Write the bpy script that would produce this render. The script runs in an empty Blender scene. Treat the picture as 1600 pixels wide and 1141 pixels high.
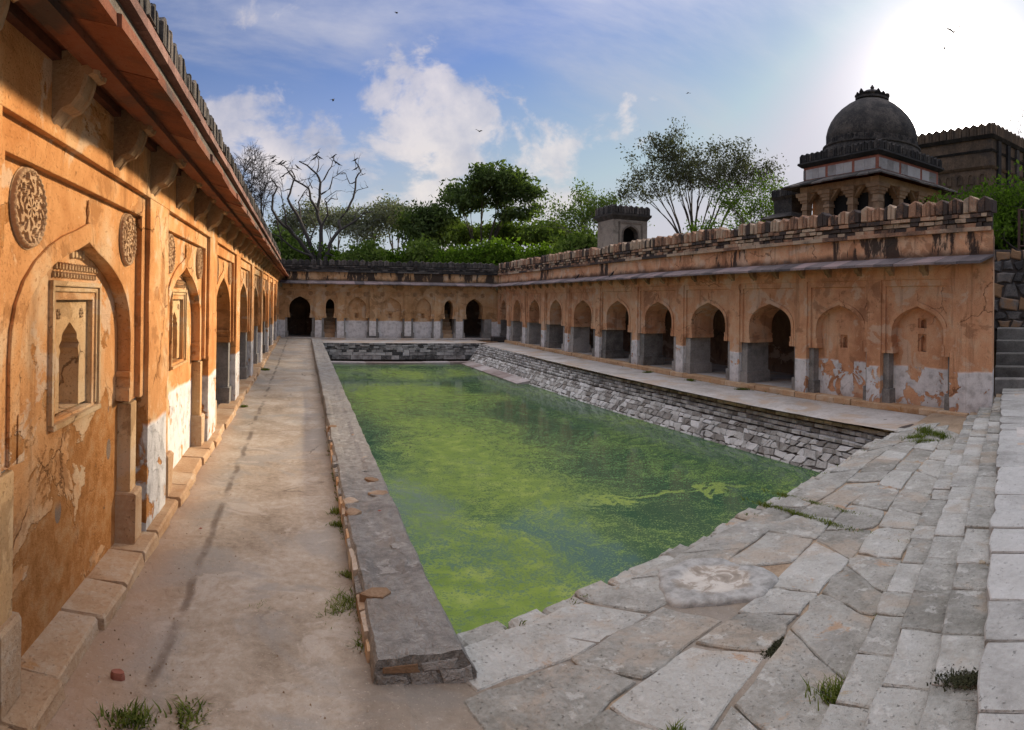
import bpy, bmesh, math, random
from mathutils import Matrix, Vector, noise as mnoise

R = random.Random(11)
PI = math.pi
SC = bpy.context.scene
COL = SC.collection

# ------------------------------------------------------------------ camera, sky, sun, exposure
EYE = 2.3                       # eye height over the walkway
FPX, PX0, PY0, PW, PH = 1008.0, 474.0, 467.0, 1600.0, 1141.0
cam = bpy.data.cameras.new('camera')
cam_ob = bpy.data.objects.new('camera', cam)
COL.objects.link(cam_ob)
SC.camera = cam_ob
cam.type = 'PANO'               # the photograph is a stitched sweep: straight lines bow as on a cylinder
cam.panorama_type = 'CENTRAL_CYLINDRICAL'
cam.central_cylindrical_range_u_min = -PW/2/FPX
cam.central_cylindrical_range_u_max = PW/2/FPX
cam.central_cylindrical_range_v_min = -(PH-PY0)/FPX
cam.central_cylindrical_range_v_max = PY0/FPX
cam.central_cylindrical_radius = 1.0
cam.clip_start = 0.05
cam.clip_end = 3000.0
HEADING = (PW/2-PX0)/FPX
cam_ob.matrix_world = (Matrix.Translation((0, 0, EYE)) @ Matrix.Rotation(-14/1008, 4, 'Y')
                       @ Matrix.Rotation(-HEADING, 4, 'Z') @ Matrix.Rotation(PI/2, 4, 'X'))

SUN_AZ, SUN_EL = 1.008, math.radians(18.6)      # veiled sun, right of the dome
SUN_DIR = Vector((math.sin(SUN_AZ)*math.cos(SUN_EL), math.cos(SUN_AZ)*math.cos(SUN_EL), math.sin(SUN_EL)))

class NT:
    """small helper to write node trees"""
    def __init__(s, tree):
        s.t = tree; s.t.nodes.clear()
    def n(s, typ, **kw):
        nd = s.t.nodes.new(typ)
        for k, v in kw.items(): setattr(nd, k, v)
        return nd
    def put(s, sock, val):
        if isinstance(val, bpy.types.NodeSocket): s.t.links.new(val, sock)
        elif isinstance(val, (tuple, list)):
            v = tuple(val)
            if sock.type == 'RGBA' and len(v) == 3: v = v+(1,)
            sock.default_value = v
        elif sock.type == 'VECTOR': sock.default_value = (val, val, val)
        else: sock.default_value = val
    def math(s, op, a, b=0.0, c=0.0, clamp=False):
        nd = s.n('ShaderNodeMath', operation=op, use_clamp=clamp)
        s.put(nd.inputs[0], a); s.put(nd.inputs[1], b); s.put(nd.inputs[2], c)
        return nd.outputs[0]
    def vmath(s, op, a, b=(0, 0, 0)):
        nd = s.n('ShaderNodeVectorMath', operation=op)
        s.put(nd.inputs[0], a); s.put(nd.inputs[1], b)
        return nd.outputs['Value'] if op in ('DOT_PRODUCT', 'LENGTH') else nd.outputs[0]
    def mul(s, a, b): return s.math('MULTIPLY', a, b)
    def add(s, a, b): return s.math('ADD', a, b)
    def sub(s, a, b): return s.math('SUBTRACT', a, b)
    def sep(s, v):
        nd = s.n('ShaderNodeSeparateXYZ'); s.put(nd.inputs[0], v); return nd.outputs
    def comb(s, x, y, z):
        nd = s.n('ShaderNodeCombineXYZ'); s.put(nd.inputs[0], x); s.put(nd.inputs[1], y); s.put(nd.inputs[2], z); return nd.outputs[0]
    def noise(s, vec, scale, detail=4.0, rough=.55, dist=0.0, col=False):
        nd = s.n('ShaderNodeTexNoise'); s.put(nd.inputs['Vector'], vec)
        s.put(nd.inputs['Scale'], scale); s.put(nd.inputs['Detail'], detail)
        s.put(nd.inputs['Roughness'], rough); s.put(nd.inputs['Distortion'], dist)
        return nd.outputs['Color'] if col else nd.outputs[0]
    def voro(s, vec, scale, feature='F1', out='Distance', rnd=1.0):
        nd = s.n('ShaderNodeTexVoronoi', feature=feature); s.put(nd.inputs['Vector'], vec); s.put(nd.inputs['Scale'], scale)
        s.put(nd.inputs['Randomness'], rnd)
        return nd.outputs[out]
    def sstep(s, x, a, b):
        nd = s.n('ShaderNodeMapRange', interpolation_type='SMOOTHSTEP')
        s.put(nd.inputs['Value'], x); s.put(nd.inputs['From Min'], a); s.put(nd.inputs['From Max'], b)
        return nd.outputs[0]
    def ramp(s, fac, stops, interp='LINEAR'):
        nd = s.n('ShaderNodeValToRGB'); cr = nd.color_ramp; cr.interpolation = interp
        while len(cr.elements) < len(stops): cr.elements.new(.5)
        for e, (p, c) in zip(cr.elements, stops):
            e.position = p; e.color = tuple(c)+(1,) if len(c) == 3 else c
        s.put(nd.inputs[0], fac)
        return nd.outputs[0]
    def mix(s, fac, a, b, blend='MIX'):
        nd = s.n('ShaderNodeMix', data_type='RGBA', blend_type=blend)
        s.put(nd.inputs[0], fac); s.put(nd.inputs[6], a); s.put(nd.inputs[7], b)
        return nd.outputs[2]
    def bump(s, h, strength, dist, normal=None):
        nd = s.n('ShaderNodeBump'); s.put(nd.inputs['Strength'], strength); s.put(nd.inputs['Distance'], dist)
        s.put(nd.inputs['Height'], h)
        if normal is not None: s.put(nd.inputs['Normal'], normal)
        return nd.outputs[0]

def build_world():
    w = bpy.data.worlds.new('World'); SC.world = w; w.use_nodes = True
    N = NT(w.node_tree)
    d = N.n('ShaderNodeTexCoord').outputs['Generated']
    sky = N.n('ShaderNodeTexSky', sky_type='NISHITA', sun_disc=False, sun_elevation=SUN_EL, sun_rotation=SUN_AZ,
              air_density=1.0, dust_density=0.35, ozone_density=2.5, altitude=250.0)
    x, y, z = N.sep(d)
    zc = N.math('MAXIMUM', z, 0.0)
    sun_dot = N.math('MAXIMUM', N.vmath('DOT_PRODUCT', d, tuple(SUN_DIR)), 0.0)
    base = N.mix(1.0, sky.outputs[0], (.80, .86, 1.16), 'MULTIPLY')
    base = N.vmath('MULTIPLY', base, (SKY_K, SKY_K, SKY_K))
    base = N.vmath('MINIMUM', base, (.175, .175, .21))            # thin veil evens out the aureole
    # cloud layer seen in perspective: direction projected on a plane overhead
    inv = N.math('DIVIDE', 1.0, N.add(zc, .16))
    px, py = N.mul(x, inv), N.mul(y, inv)
    pv = N.comb(N.add(N.mul(px, .75), N.mul(py, .45)), N.sub(N.mul(py, 1.5), N.mul(px, .5)), 0.0)
    wisp = N.noise(N.vmath('ADD', pv, (9.4, 2.2, 0)), .85, 9, .60, .25)
    wisp = N.sstep(N.add(wisp, N.mul(N.sub(zc, .40), .50)), .40, .76)   # thin cloud; cover thickened overhead, out of view, for more fill light
    zenith_fill = N.add(1.0, N.mul(N.math('POWER', zc, 2.3), 7.0))                              # added fill: cloud brightened steeply toward the unseen zenith
    # heaps of cumulus in patches of the sky
    def patch(px_, py_, wide):
        p = (px_-PX0)/FPX; v = (PY0-py_)/FPX
        c = Vector((math.sin(p), math.cos(p), v)).normalized()
        return N.sstep(N.vmath('DOT_PRODUCT', d, tuple(c)), math.cos(wide), math.cos(wide*.25))
    n1 = N.noise(N.vmath('MULTIPLY', d, (1, 1, 1.5)), 7.5, 9, .60, .25)
    cum = None
    for a in ((632, 150, .11), (610, 215, .15), (690, 245, .16), (800, 250, .12), (385, 215, .11), (865, 285, .07), (540, 260, .12), (760, 180, .04), (830,210,.05)):
        m = patch(*a)
        cum = m if cum is None else N.math('MAXIMUM', cum, m)
    cum = N.sstep(N.add(N.mul(cum, .50), N.mul(N.sub(n1, .5), 2.4)), .24, .56)
    veil = N.sstep(z, .42, .02)                                   # pale band low over the trees
    shade = N.noise(N.vmath('ADD', d, (0, 0, .035)), 7.0, 6, .6)
    ccol = N.ramp(shade, [(.32, (.14, .145, .18)), (.62, (.33, .29, .265))])
    wc = N.vmath('SCALE', (.133, .129, .138)); N.put(wc.node.inputs['Scale'], zenith_fill)
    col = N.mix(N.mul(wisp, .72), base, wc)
    col = N.mix(N.mul(veil, .62), col, (.205, .205, .216))
    col = N.mix(N.mul(cum, .66), col, ccol)
    g1 = N.math('POWER', sun_dot, 900.0); g2 = N.math('POWER', sun_dot, 110.0); g3 = N.math('POWER', sun_dot, 10.0)
    glow = N.add(N.add(N.mul(g1, 26.0), N.mul(g2, .30)), N.mul(g3, .045))
    gl = N.n('ShaderNodeMix', data_type='RGBA', blend_type='MIX')
    gcol = N.vmath('SCALE', (1.0, .93, .86)); gcol.node.inputs['Scale'].default_value = 1.0
    N.put(gcol.node.inputs['Scale'], glow)
    col = N.vmath('ADD', col, gcol)
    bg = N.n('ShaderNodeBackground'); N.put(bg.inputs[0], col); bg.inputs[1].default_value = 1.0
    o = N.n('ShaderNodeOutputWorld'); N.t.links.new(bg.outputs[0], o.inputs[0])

SKY_K = .036
build_world()
sun = bpy.data.lights.new('sun', 'SUN'); sun.energy = 2.3; sun.angle = math.radians(6.0); sun.color = (1.0, .80, .56)
sun_ob = bpy.data.objects.new('sun', sun); COL.objects.link(sun_ob)
sun_ob.rotation_euler = (-SUN_DIR).to_track_quat('-Z', 'Y').to_euler()
sun_ob.location = (30, 20, 30)
vs = SC.view_settings
vs.view_transform = 'Standard'; vs.look = 'None'; vs.gamma = 1.0; vs.use_curve_mapping = False
vs.exposure = 1.60
SC.cycles.max_bounces = 6; SC.cycles.diffuse_bounces = 4; SC.cycles.glossy_bounces = 3; SC.cycles.transmission_bounces = 3
SC.cycles.use_denoising = True
SC.cycles.sample_clamp_indirect = 6.0

# ------------------------------------------------------------------ mesh helpers
class MB:
    def __init__(s): s.v = []; s.f = []
    def add(s, vs_, fs):
        o = len(s.v); s.v += [tuple(p) for p in vs_]; s.f += [tuple(i+o for i in f) for f in fs]
    def box(s, x0, x1, y0, y1, z0, z1, j=0.0):
        q = lambda: R.uniform(-j, j)
        s.add([(x+q(), y+q(), z+q()) for z in (z0, z1) for y in (y0, y1) for x in (x0, x1)],
              [(0, 2, 3, 1), (4, 5, 7, 6), (0, 1, 5, 4), (2, 6, 7, 3), (0, 4, 6, 2), (1, 3, 7, 5)])
    def poly(s, pts): s.add(pts, [tuple(range(len(pts)))])
    def prism(s, pts, vec):
        """closed prism over a flat polygon"""
        n = len(pts); b = [Vector(p)+Vector(vec) for p in pts]
        s.add(list(pts)+b, [tuple(range(n)), tuple(range(2*n-1, n-1, -1))]+[(i, (i+1) % n, (i+1) % n+n, i+n) for i in range(n)])
    def rings(s, rings, cap0=False, cap1=False, close=True):
        n = len(rings[0]); vs_ = [p for r in rings for p in r]; fs = []
        for k in range(len(rings)-1):
            for i in range(n if close else n-1):
                j = (i+1) % n
                fs.append((k*n+i, k*n+j, (k+1)*n+j, (k+1)*n+i))
        if cap0: fs.append(tuple(range(n-1, -1, -1)))
        if cap1: fs.append(tuple((len(rings)-1)*n+i for i in range(n)))
        s.add(vs_, fs)
    def tube(s, pts, rad, sides=6, cap=True):
        rs = []; up = Vector((0, 0, 1)); n = len(pts); P = [Vector(p) for p in pts]
        for i, p in enumerate(P):
            t = (P[min(i+1, n-1)]-P[max(i-1, 0)]).normalized()
            a = t.cross(Vector((1, .3, 0)) if abs(t.z) > .8 else up)
            if a.length < 1e-6: a = Vector((1, 0, 0))
            a.normalize(); b = t.cross(a)
            r = rad[i] if isinstance(rad, (list, tuple)) else rad
            rs.append([p+a*(r*math.cos(2*PI*k/sides))+b*(r*math.sin(2*PI*k/sides)) for k in range(sides)])
        s.rings(rs, cap, cap)
    def mesh(s, name, smooth=False):
        m = bpy.data.meshes.new(name); m.from_pydata(s.v, [], s.f); m.update()
        if smooth: m.polygons.foreach_set('use_smooth', [True]*len(m.polygons))
        return m
    def build(s, name, mat, parent=None, smooth=False, loc=None):
        return put(s.mesh(name, smooth), name, mat, parent, loc)

def put(mesh, name, mat, parent=None, loc=None, rot=None):
    if mat is not None and not mesh.materials: mesh.materials.append(mat)
    o = bpy.data.objects.new(name, mesh); COL.objects.link(o)
    if parent: o.parent = parent
    if loc: o.location = loc
    if rot: o.rotation_euler = rot
    return o
def tag(o, label=None, cat=None, group=None, kind=None):
    if label: o['label'] = label
    if cat: o['category'] = cat
    if group: o['group'] = group
    if kind: o['kind'] = kind
    return o
def empty(name, loc, rz=0.0, label=None, cat=None, group=None):
    o = bpy.data.objects.new(name, None); COL.objects.link(o)
    o.location = loc; o.rotation_euler = (0, 0, rz); o.empty_display_size = .2
    return tag(o, label, cat, group)
def nz(x, y, z=0.0, s=1.0): return mnoise.noise((x*s, y*s, z*s))

# ------------------------------------------------------------------ materials
def new_mat(name):
    m = bpy.data.materials.new(name); m.use_nodes = True
    return m, NT(m.node_tree)
def finish(N, color, rough, normal=None, spec=.25, extra=None):
    b = N.n('ShaderNodeBsdfPrincipled')
    N.put(b.inputs['Base Color'], color); N.put(b.inputs['Roughness'], rough); N.put(b.inputs['Specular IOR Level'], spec)
    if normal is not None: N.put(b.inputs['Normal'], normal)
    o = N.n('ShaderNodeOutputMaterial'); N.t.links.new(b.outputs[0], o.inputs[0])
    return b
def hsv(c, f): return tuple(min(1, a*f) for a in c)

def plaster(name, dark, mid, pale, white_top, white_amt, soot=(9, 9.1), soot_amt=0.0, earth=0.0, damp=.3, soot_y=False):
    """old lime plaster: ochre coat, limewash band flaking off low down, soot and rain streaks high up"""
    m, N = new_mat(name)
    P = N.n('ShaderNodeNewGeometry').outputs['Position']
    x, y, z = N.sep(P)
    big = N.noise(P, .55, 5, .6); med = N.noise(P, 2.3, 6, .62, .3); fine = N.noise(P, 24, 5, .65); grit = N.noise(P, 130, 2, .6); pit = N.sstep(N.noise(P, 58, 4, .72), .585, .66)
    f = N.add(N.mul(big, .55), N.mul(med, .45))
    col = N.ramp(f, [(.36, dark), (.50, mid), (.64, pale)])
    col = N.mix(N.sstep(fine, .58, .75), col, hsv(dark, .72), 'MIX')
    col = N.mix(N.mul(N.sstep(N.noise(P, 6.5, 7, .7), .60, .68), .45), col, hsv(pale, 1.12))
    fade = N.noise(N.vmath('MULTIPLY', P, (1, 1, 1.3)), 1.05, 8, .64, .5)
    col = N.mix(N.mul(N.sstep(fade, .555, .60), .55), col, N.mix(.5, pale, (.60, .52, .42)))
    col = N.mix(N.mul(N.sstep(fade, .43, .385), .55), col, hsv(dark, .62))
    cr = N.voro(N.vmath('ADD', P, N.vmath('MULTIPLY', N.noise(P, 2.2, 5, .6, 0, True), (.5, .5, .5))), .75, 'DISTANCE_TO_EDGE')
    crk = N.mul(N.sstep(cr, .010, .003), N.sstep(N.noise(P, .6, 3), .50, .56))
    col = N.mix(N.mul(crk, .7), col, hsv(dark, .3))
    # runs of rain: noise stretched upright
    run = N.noise(N.comb(N.mul(x, 3.2), N.mul(y, 3.2), N.mul(z, .35)), 1.0, 5, .65)
    col = N.mix(N.mul(N.sstep(run, .55, .68), .42), col, hsv(dark, .38))
    hgt = N.sub(N.add(N.mul(fine, .55), N.mul(grit, .22)), N.mul(pit, .45))
    col = N.mix(N.mul(pit, .45), col, hsv(dark, .55))
    if earth > 0:       # coat fallen off: bare orange rubble-and-earth core
        e = N.noise(N.comb(x, N.mul(y, .9), N.mul(z, 1.25)), 1.15, 7, .62, .35)
        lowz = N.sstep(z, 1.85, 1.05)
        near = N.sstep(y, 7.4, 5.2)
        em = N.sstep(N.add(e, N.mul(N.mul(lowz, near), earth)), .605, .618)
        ecol = N.ramp(N.noise(P, 7, 6, .7), [(.3, (.34, .135, .035)), (.5, (.50, .22, .07)), (.72, (.56, .33, .15))])
        col = N.mix(em, col, ecol)
        stones = N.sstep(N.voro(N.vmath('MULTIPLY', P, (1, 1, .7)), 3.1), .22, .20)
        col = N.mix(N.mul(N.mul(em, stones), N.mul(N.sstep(N.noise(P, .9, 2), .52, .56), .8)), col, (.22, .19, .15))
        hgt = N.add(hgt, N.mul(em, N.sub(N.mul(N.noise(P, 38, 5, .75), 1.1), 1.5)))
    if white_amt > 0:   # limewash
        edge = N.add(white_top, N.mul(N.sub(N.noise(P, .8, 3), .5), .22))
        band = N.sstep(z, N.add(edge, .03), N.sub(edge, .03))
        fl = N.noise(P, 2.7, 7, .60, .5)
        keep = N.sstep(N.add(fl, N.mul(N.sub(white_amt, .5), .6)), .468, .484)
        if soot_y: keep = N.sstep(N.add(fl, N.sub(N.mul(white_amt-.5, .6), N.mul(N.sstep(N.math('ABSOLUTE', N.sub(y, 9.6)), 2.45, 2.25), .105))), .468, .484)
        if earth > 0: keep = N.mul(keep, N.sstep(N.add(y, N.mul(N.sub(fl, .5), 1.5)), 5.75, 5.85))
        wcol = N.ramp(N.noise(P, 5, 6, .65), [(.32, (.42, .40, .375)), (.5, (.64, .62, .59)), (.7, (.74, .72, .69))])
        wm = N.mul(band, keep)
        col = N.mix(wm, col, wcol)
        hgt = N.add(hgt, N.mul(wm, 1.3))
        col = N.mix(N.mul(N.mul(band, N.sstep(N.noise(P, 9, 5, .7), .66, .70)), .8), col, (.13, .09, .06))
    d = N.mul(N.sstep(N.add(z, N.mul(med, .5)), .62, .2), damp)
    col = N.mix(d, col, (.20, .17, .14))
    if soot_amt > 0:
        z0, z1 = soot
        sn = N.noise(N.comb(N.mul(x, 1.5), N.mul(y, 1.5), N.mul(z, .42)), 1.0, 8, .68, .25)
        if soot_y: sn = N.sub(sn, N.mul(.16, N.sub(1.0, N.math('MAXIMUM', N.sstep(y, 15, 9), N.mul(.6, N.sstep(N.noise(P, .21, 2), .5, .62))))))
        up = N.sstep(z, z0-.35, z0+.05)
        low = N.sstep(N.add(z, N.mul(N.noise(P, 2.2, 4), .3)), z0+.36, z0+.16)
        s = N.math('MAXIMUM', N.sstep(sn, .60-.1*soot_amt, .66-.1*soot_amt), N.mul(low, .9))
        s = N.mul(N.mul(s, up), min(1, soot_amt))
        col = N.mix(N.mul(s, .93), col, (.032, .028, .026))
    bv = N.n('ShaderNodeBevel', samples=3); bv.inputs['Radius'].default_value = .014
    nrm = N.bump(N.sub(hgt, N.mul(crk, .6)), .75, .03, bv.outputs[0])
    finish(N, col, .93, nrm, .1)
    return m

def stone(name, cols, scale=3.0, stain=.4, bump=.6, moss=0.0, rand=.35, lichen=None, rough=.9, earth=None):
    m, N = new_mat(name)
    G = N.n('ShaderNodeNewGeometry'); P = G.outputs['Position']; ri = G.outputs['Random Per Island']
    oi = N.n('ShaderNodeObjectInfo').outputs['Random']
    rr = N.math('FRACT', N.add(ri, oi))
    Pv = N.vmath('ADD', P, N.comb(N.mul(rr, 17.0), N.mul(rr, 5.0), 0.0))
    a = N.noise(Pv, scale, 7, .65, .25); b = N.noise(Pv, scale*9, 5, .7); g = N.noise(P, 150, 2, .6)
    f = N.add(N.add(N.mul(a, .62), N.mul(b, .38)), N.mul(N.sub(rr, .5), rand))
    k = len(cols)
    col = N.ramp(f, [(.30+.42*i/(k-1), c) for i, c in enumerate(cols)])
    st = N.noise(P, 1.1, 6, .66)
    col = N.mix(N.mul(N.sstep(st, .50, .66), stain), col, (.045, .042, .038))
    pit = N.sstep(N.noise(Pv, scale*14, 3, .6), .64, .70)
    col = N.mix(N.mul(pit, .55), col, hsv(cols[0], .45))
    if lichen:
        col = N.mix(N.mul(N.sstep(N.noise(P, 2.1, 7, .7, .4), .61, .67), .75), col, lichen)
    chip = N.voro(N.vmath('ADD', Pv, N.vmath('MULTIPLY', N.noise(Pv, 5, 4, .6, 0, True), (.5, .5, .5))), scale*1.6)
    if earth:      # soil trodden into the surface
        em = N.sstep(N.noise(P, 1.25, 7, .68, .4), .50, .62)
        col = N.mix(N.mul(em, .48), col, earth)
        col = N.mix(N.mul(N.sstep(N.noise(Pv, 4.2, 6, .7), .57, .64), .5), col, hsv(cols[-1], 1.15))
    if moss > 0:
        col = N.mix(N.mul(N.sstep(N.noise(P, 3.3, 5, .7), .60, .70), moss), col, (.05, .075, .02))
    h = N.add(N.add(N.mul(a, 1.0), N.mul(b, .6)), N.sub(N.mul(g, .14), N.mul(pit, .35)))
    if earth: h = N.add(h, N.mul(chip, .8))
    finish(N, col, rough, N.bump(h, bump, .04 if earth else .03), .2)
    return m

M = {}
M['plaster_right'] = plaster('plaster_right', (.44, .205, .105), (.63, .335, .18), (.66, .45, .285), .90, .68, (3.38, 3.9), 1.35, damp=.30, soot_y=True)
M['plaster_far'] = plaster('plaster_far', (.36, .20, .09), (.53, .31, .15), (.58, .41, .245), 1.05, .85, (3.38, 3.9), 1.35, damp=.3)
M['plaster_left'] = plaster('plaster_left', (.46, .19, .06), (.61, .30, .115), (.66, .47, .275), 1.10, .64, (3.9, 4.4), 1.2, earth=.17, damp=.05)
M['plaster_cream'] = plaster('plaster_cream', (.46, .255, .105), (.60, .375, .18), (.65, .47, .27), 0, 0, damp=0)
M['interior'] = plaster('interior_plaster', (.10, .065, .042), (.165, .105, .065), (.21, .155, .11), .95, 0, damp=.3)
M['pier'] = stone('pier_stone', [(.12, .115, .10), (.26, .245, .22), (.40, .375, .335)], 2.2, .45, .4)
M['bracket'] = stone('bracket_stone', [(.16, .10, .055), (.28, .18, .095), (.40, .28, .17)], 5, .25, .5, rand=.25)
M['eave'] = stone('eave_slab_stone', [(.10, .085, .085), (.19, .155, .15), (.27, .20, .19)], 2.5, .45, .4, rand=.45)
M['eave_red'] = stone('red_eave_stone', [(.075, .028, .016), (.17, .058, .028), (.19, .09, .055)], 2.5, .85, .4, rand=.30)
M['rubble_dark'] = stone('parapet_rubble', [(.06, .045, .038), (.24, .135, .085), (.38, .21, .125), (.42, .31, .215)], 3.0, .66, .8, rand=.75)
M['black_weather'] = stone('soot_weathered_masonry', [(.025, .024, .023), (.065, .058, .052), (.15, .13, .115)], 3.5, .55, .8, rand=.35)
M['mortar_dark'] = stone('dark_mortar', [(.035, .032, .03), (.085, .07, .06), (.13, .11, .095)], 4.0, .5, .7, rand=.1)
M['paving'] = stone('paving_stone_grey', [(.215, .205, .17), (.375, .365, .32), (.49, .485, .44)], 2.6, .22, 1.0, rand=.24, lichen=(.40, .25, .14), earth=(.42, .335, .245))
M['step'] = stone('step_stone_grey', [(.21, .205, .175), (.37, .365, .325), (.49, .485, .445)], 2.8, .25, 1.0, rand=.30, lichen=(.35, .28, .17), earth=(.34, .27, .19))
M['white_step'] = stone('pale_step_stone', [(.24, .235, .21), (.38, .375, .345), (.48, .475, .445)], 2.6, .14, .9, rand=.18)
M['pool_stone'] = stone('whitewashed_pool_stone', [(.20, .185, .165), (.44, .425, .395), (.60, .59, .565)], 4.0, .55, .7, rand=.40)
M['pool_rubble'] = stone('limewashed_rubble', [(.22, .20, .175), (.45, .435, .40), (.62, .605, .575)], 4.0, .30, .9, rand=.45)
M['ledge'] = stone('ledge_stone', [(.22, .17, .15), (.36, .31, .28), (.46, .42, .40)], 1.8, .15, .4)
M['low_wall'] = stone('low_wall_mortar', [(.20, .19, .165), (.38, .36, .32), (.56, .54, .49)], 13.0, .35, 1.0, lichen=(.25, .23, .17), earth=(.33, .28, .22))
M['wall_stone'] = stone('warm_wall_stone', [(.22, .14, .08), (.36, .26, .17), (.46, .40, .32)], 4.0, .15, .7, rand=.7)
M['plinth'] = stone('plinth_stone_earthy', [(.38, .21, .10), (.50, .33, .19), (.58, .47, .34)], 3.0, .08, .9, rand=.15, lichen=(.46, .225, .075))
M['rock_dark'] = stone('dark_field_stone', [(.045, .042, .04), (.10, .095, .09), (.18, .16, .14), (.27, .16, .085)], 3.0, .35, .9, rand=.8)
M['stair_dark'] = stone('dark_stair_stone', [(.08, .077, .07), (.155, .15, .135), (.25, .24, .22)], 3.0, .4, .7)
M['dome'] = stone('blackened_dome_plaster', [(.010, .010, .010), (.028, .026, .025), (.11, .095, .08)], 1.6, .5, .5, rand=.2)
M['sandstone'] = stone('tan_sandstone', [(.20, .125, .075), (.33, .215, .13), (.44, .31, .20)], 4.0, .2, .5, rand=.25)
M['string_red'] = stone('weathered_red_string_stone', [(.07, .04, .035), (.16, .085, .07), (.26, .15, .125)], 3, .5, .6, rand=.4)
M['red_stone'] = stone('red_sandstone', [(.20, .075, .05), (.31, .12, .08), (.40, .18, .125)], 4, .12, .3, rand=.2)
M['marble'] = stone('grey_marble', [(.20, .185, .17), (.32, .30, .28), (.42, .40, .375)], 2.0, .12, .2, rand=.5)
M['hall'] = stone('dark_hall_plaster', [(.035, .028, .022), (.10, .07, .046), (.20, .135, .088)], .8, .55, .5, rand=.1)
M['cream_relief'] = stone('carved_cream_plaster', [(.28, .15, .07), (.46, .28, .145), (.58, .40, .235)], 8, .12, .5, rand=.1)

def ground_mat(name, cols, sc, bump=.5, patch=None, line=None):
    m, N = new_mat(name)
    P = N.n('ShaderNodeNewGeometry').outputs['Position']
    a = N.noise(P, sc, 7, .62, .4); b = N.noise(P, sc*11, 5, .68); g = N.noise(P, 95, 3, .7)
    col = N.ramp(N.add(N.mul(a, .6), N.mul(b, .4)), [(.34, cols[0]), (.50, cols[1]), (.64, cols[2])])
    if patch:
        col = N.mix(N.mul(N.sstep(N.noise(P, .75, 6, .6, .6), .50, .60), .7), col, patch)
    if line:
        vc = N.voro(N.vmath('ADD', P, N.vmath('MULTIPLY', N.noise(P, 3.0, 5, .6, 0, True), (.35, .35, 0))), .62, 'DISTANCE_TO_EDGE')
        crack = N.mul(N.sstep(vc, .012, .003), N.sstep(N.noise(P, .8, 3), .55, .62))
        col = N.mix(N.mul(crack, .6), col, (.07, .05, .035))
        col = N.mix(N.mul(N.sstep(N.noise(P, 1.9, 7, .66, .8), .56, .63), .55), col, (.46, .41, .34))
    if line:   # line worn by water dripping off the eave; earth washed from the wall
        x, y, z = N.sep(P)
        wob = N.mul(N.sub(N.noise(P, 1.5, 4), .5), .14)
        dl = N.math('ABSOLUTE', N.add(N.add(x, .86), wob))
        col = N.mix(N.mul(N.sstep(dl, .055, .01), N.mul(N.sstep(N.noise(P, 2.0, 3), .35, .6), .75)), col, (.11, .085, .065))
        earth = N.sstep(N.add(x, N.add(N.mul(wob, 2.0), N.mul(y, .035))), -.55, -1.25)
        col = N.mix(N.mul(earth, .7), col, (.40, .235, .13))
        side = N.sstep(N.add(x, wob), .18, .46)
        col = N.mix(N.mul(side, .55), col, (.15, .125, .10))
    col = N.mix(N.mul(N.sstep(N.noise(P, 55, 3, .6), .62, .70), .35), col, hsv(cols[0], .5))
    col = N.mix(N.mul(N.sstep(N.noise(P, 42, 4, .7), .60, .68), .35), col, hsv(cols[2], 1.25))
    h = N.add(N.add(N.mul(a, .8), N.mul(b, .7)), N.mul(g, .25))
    finish(N, col, .95, N.bump(h, bump, .025), .15)
    return m
M['path'] = ground_mat('walkway_earth', [(.215, .17, .12), (.355, .295, .22), (.46, .41, .335)], 1.3, .9, (.29, .275, .24), True)
M['joint'] = ground_mat('joint_earth', [(.20, .14, .09), (.32, .24, .16), (.38, .30, .22)], 2.0, .7)
M['platform'] = ground_mat('platform_mortar', [(.28, .25, .21), (.42, .39, .35), (.52, .49, .45)], 1.2, .5, (.40, .30, .21))
M['terrain'] = ground_mat('terrain_soil', [(.07, .07, .03), (.12, .10, .05), (.18, .14, .08)], .6, .5)

def simple(name, c, rough=.8, spec=.3):
    m, N = new_mat(name)
    P = N.n('ShaderNodeNewGeometry').outputs['Position']
    col = N.mix(N.noise(P, 14, 4, .6), hsv(c, .6), hsv(c, 1.25))
    finish(N, col, rough, None, spec); return m
M['black'] = simple('black_feather', (.012, .012, .014), .6)
M['iron'] = simple('rusty_iron', (.08, .045, .03), .8)
M['opening_shade'] = simple('shade_black', (.015, .014, .013), .95)  # near-black colour that stands in for shade inside openings
M['bark'] = simple('grey_brown_bark', (.075, .062, .052), .9)
M['bark_pale'] = simple('pale_bark', (.17, .15, .13), .9)
M['bark_dead'] = simple('dead_grey_bark', (.05, .044, .04), .9)
M['tank_far'] = stone('blackened_tank_stone', [(.06, .06, .058), (.30, .29, .275), (.50, .49, .47)], 4, .50, .8, rand=.45)
M['leaf_red'] = simple('dry_red_leaf', (.22, .035, .015), .7)

def leaf(name, c1, c2, trans=.35):
    m, N = new_mat(name)
    G = N.n('ShaderNodeNewGeometry'); P = G.outputs['Position']
    f = N.add(N.mul(G.outputs['Random Per Island'], .6), N.mul(N.noise(P, .55, 3), .6))
    col = N.ramp(f, [(.25, c1), (.75, c2)])
    d = N.n('ShaderNodeBsdfDiffuse'); N.put(d.inputs[0], col)
    t = N.n('ShaderNodeBsdfTranslucent'); N.put(t.inputs[0], N.mix(1.0, col, (1.0, 1.25, .5), 'MULTIPLY'))
    mx = N.n('ShaderNodeMixShader'); mx.inputs[0].default_value = trans
    N.t.links.new(d.outputs[0], mx.inputs[1]); N.t.links.new(t.outputs[0], mx.inputs[2])
    o = N.n('ShaderNodeOutputMaterial'); N.t.links.new(mx.outputs[0], o.inputs[0])
    return m
M['leaf_dark'] = leaf('dark_leaf', (.035, .054, .022), (.10, .135, .05))
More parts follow.
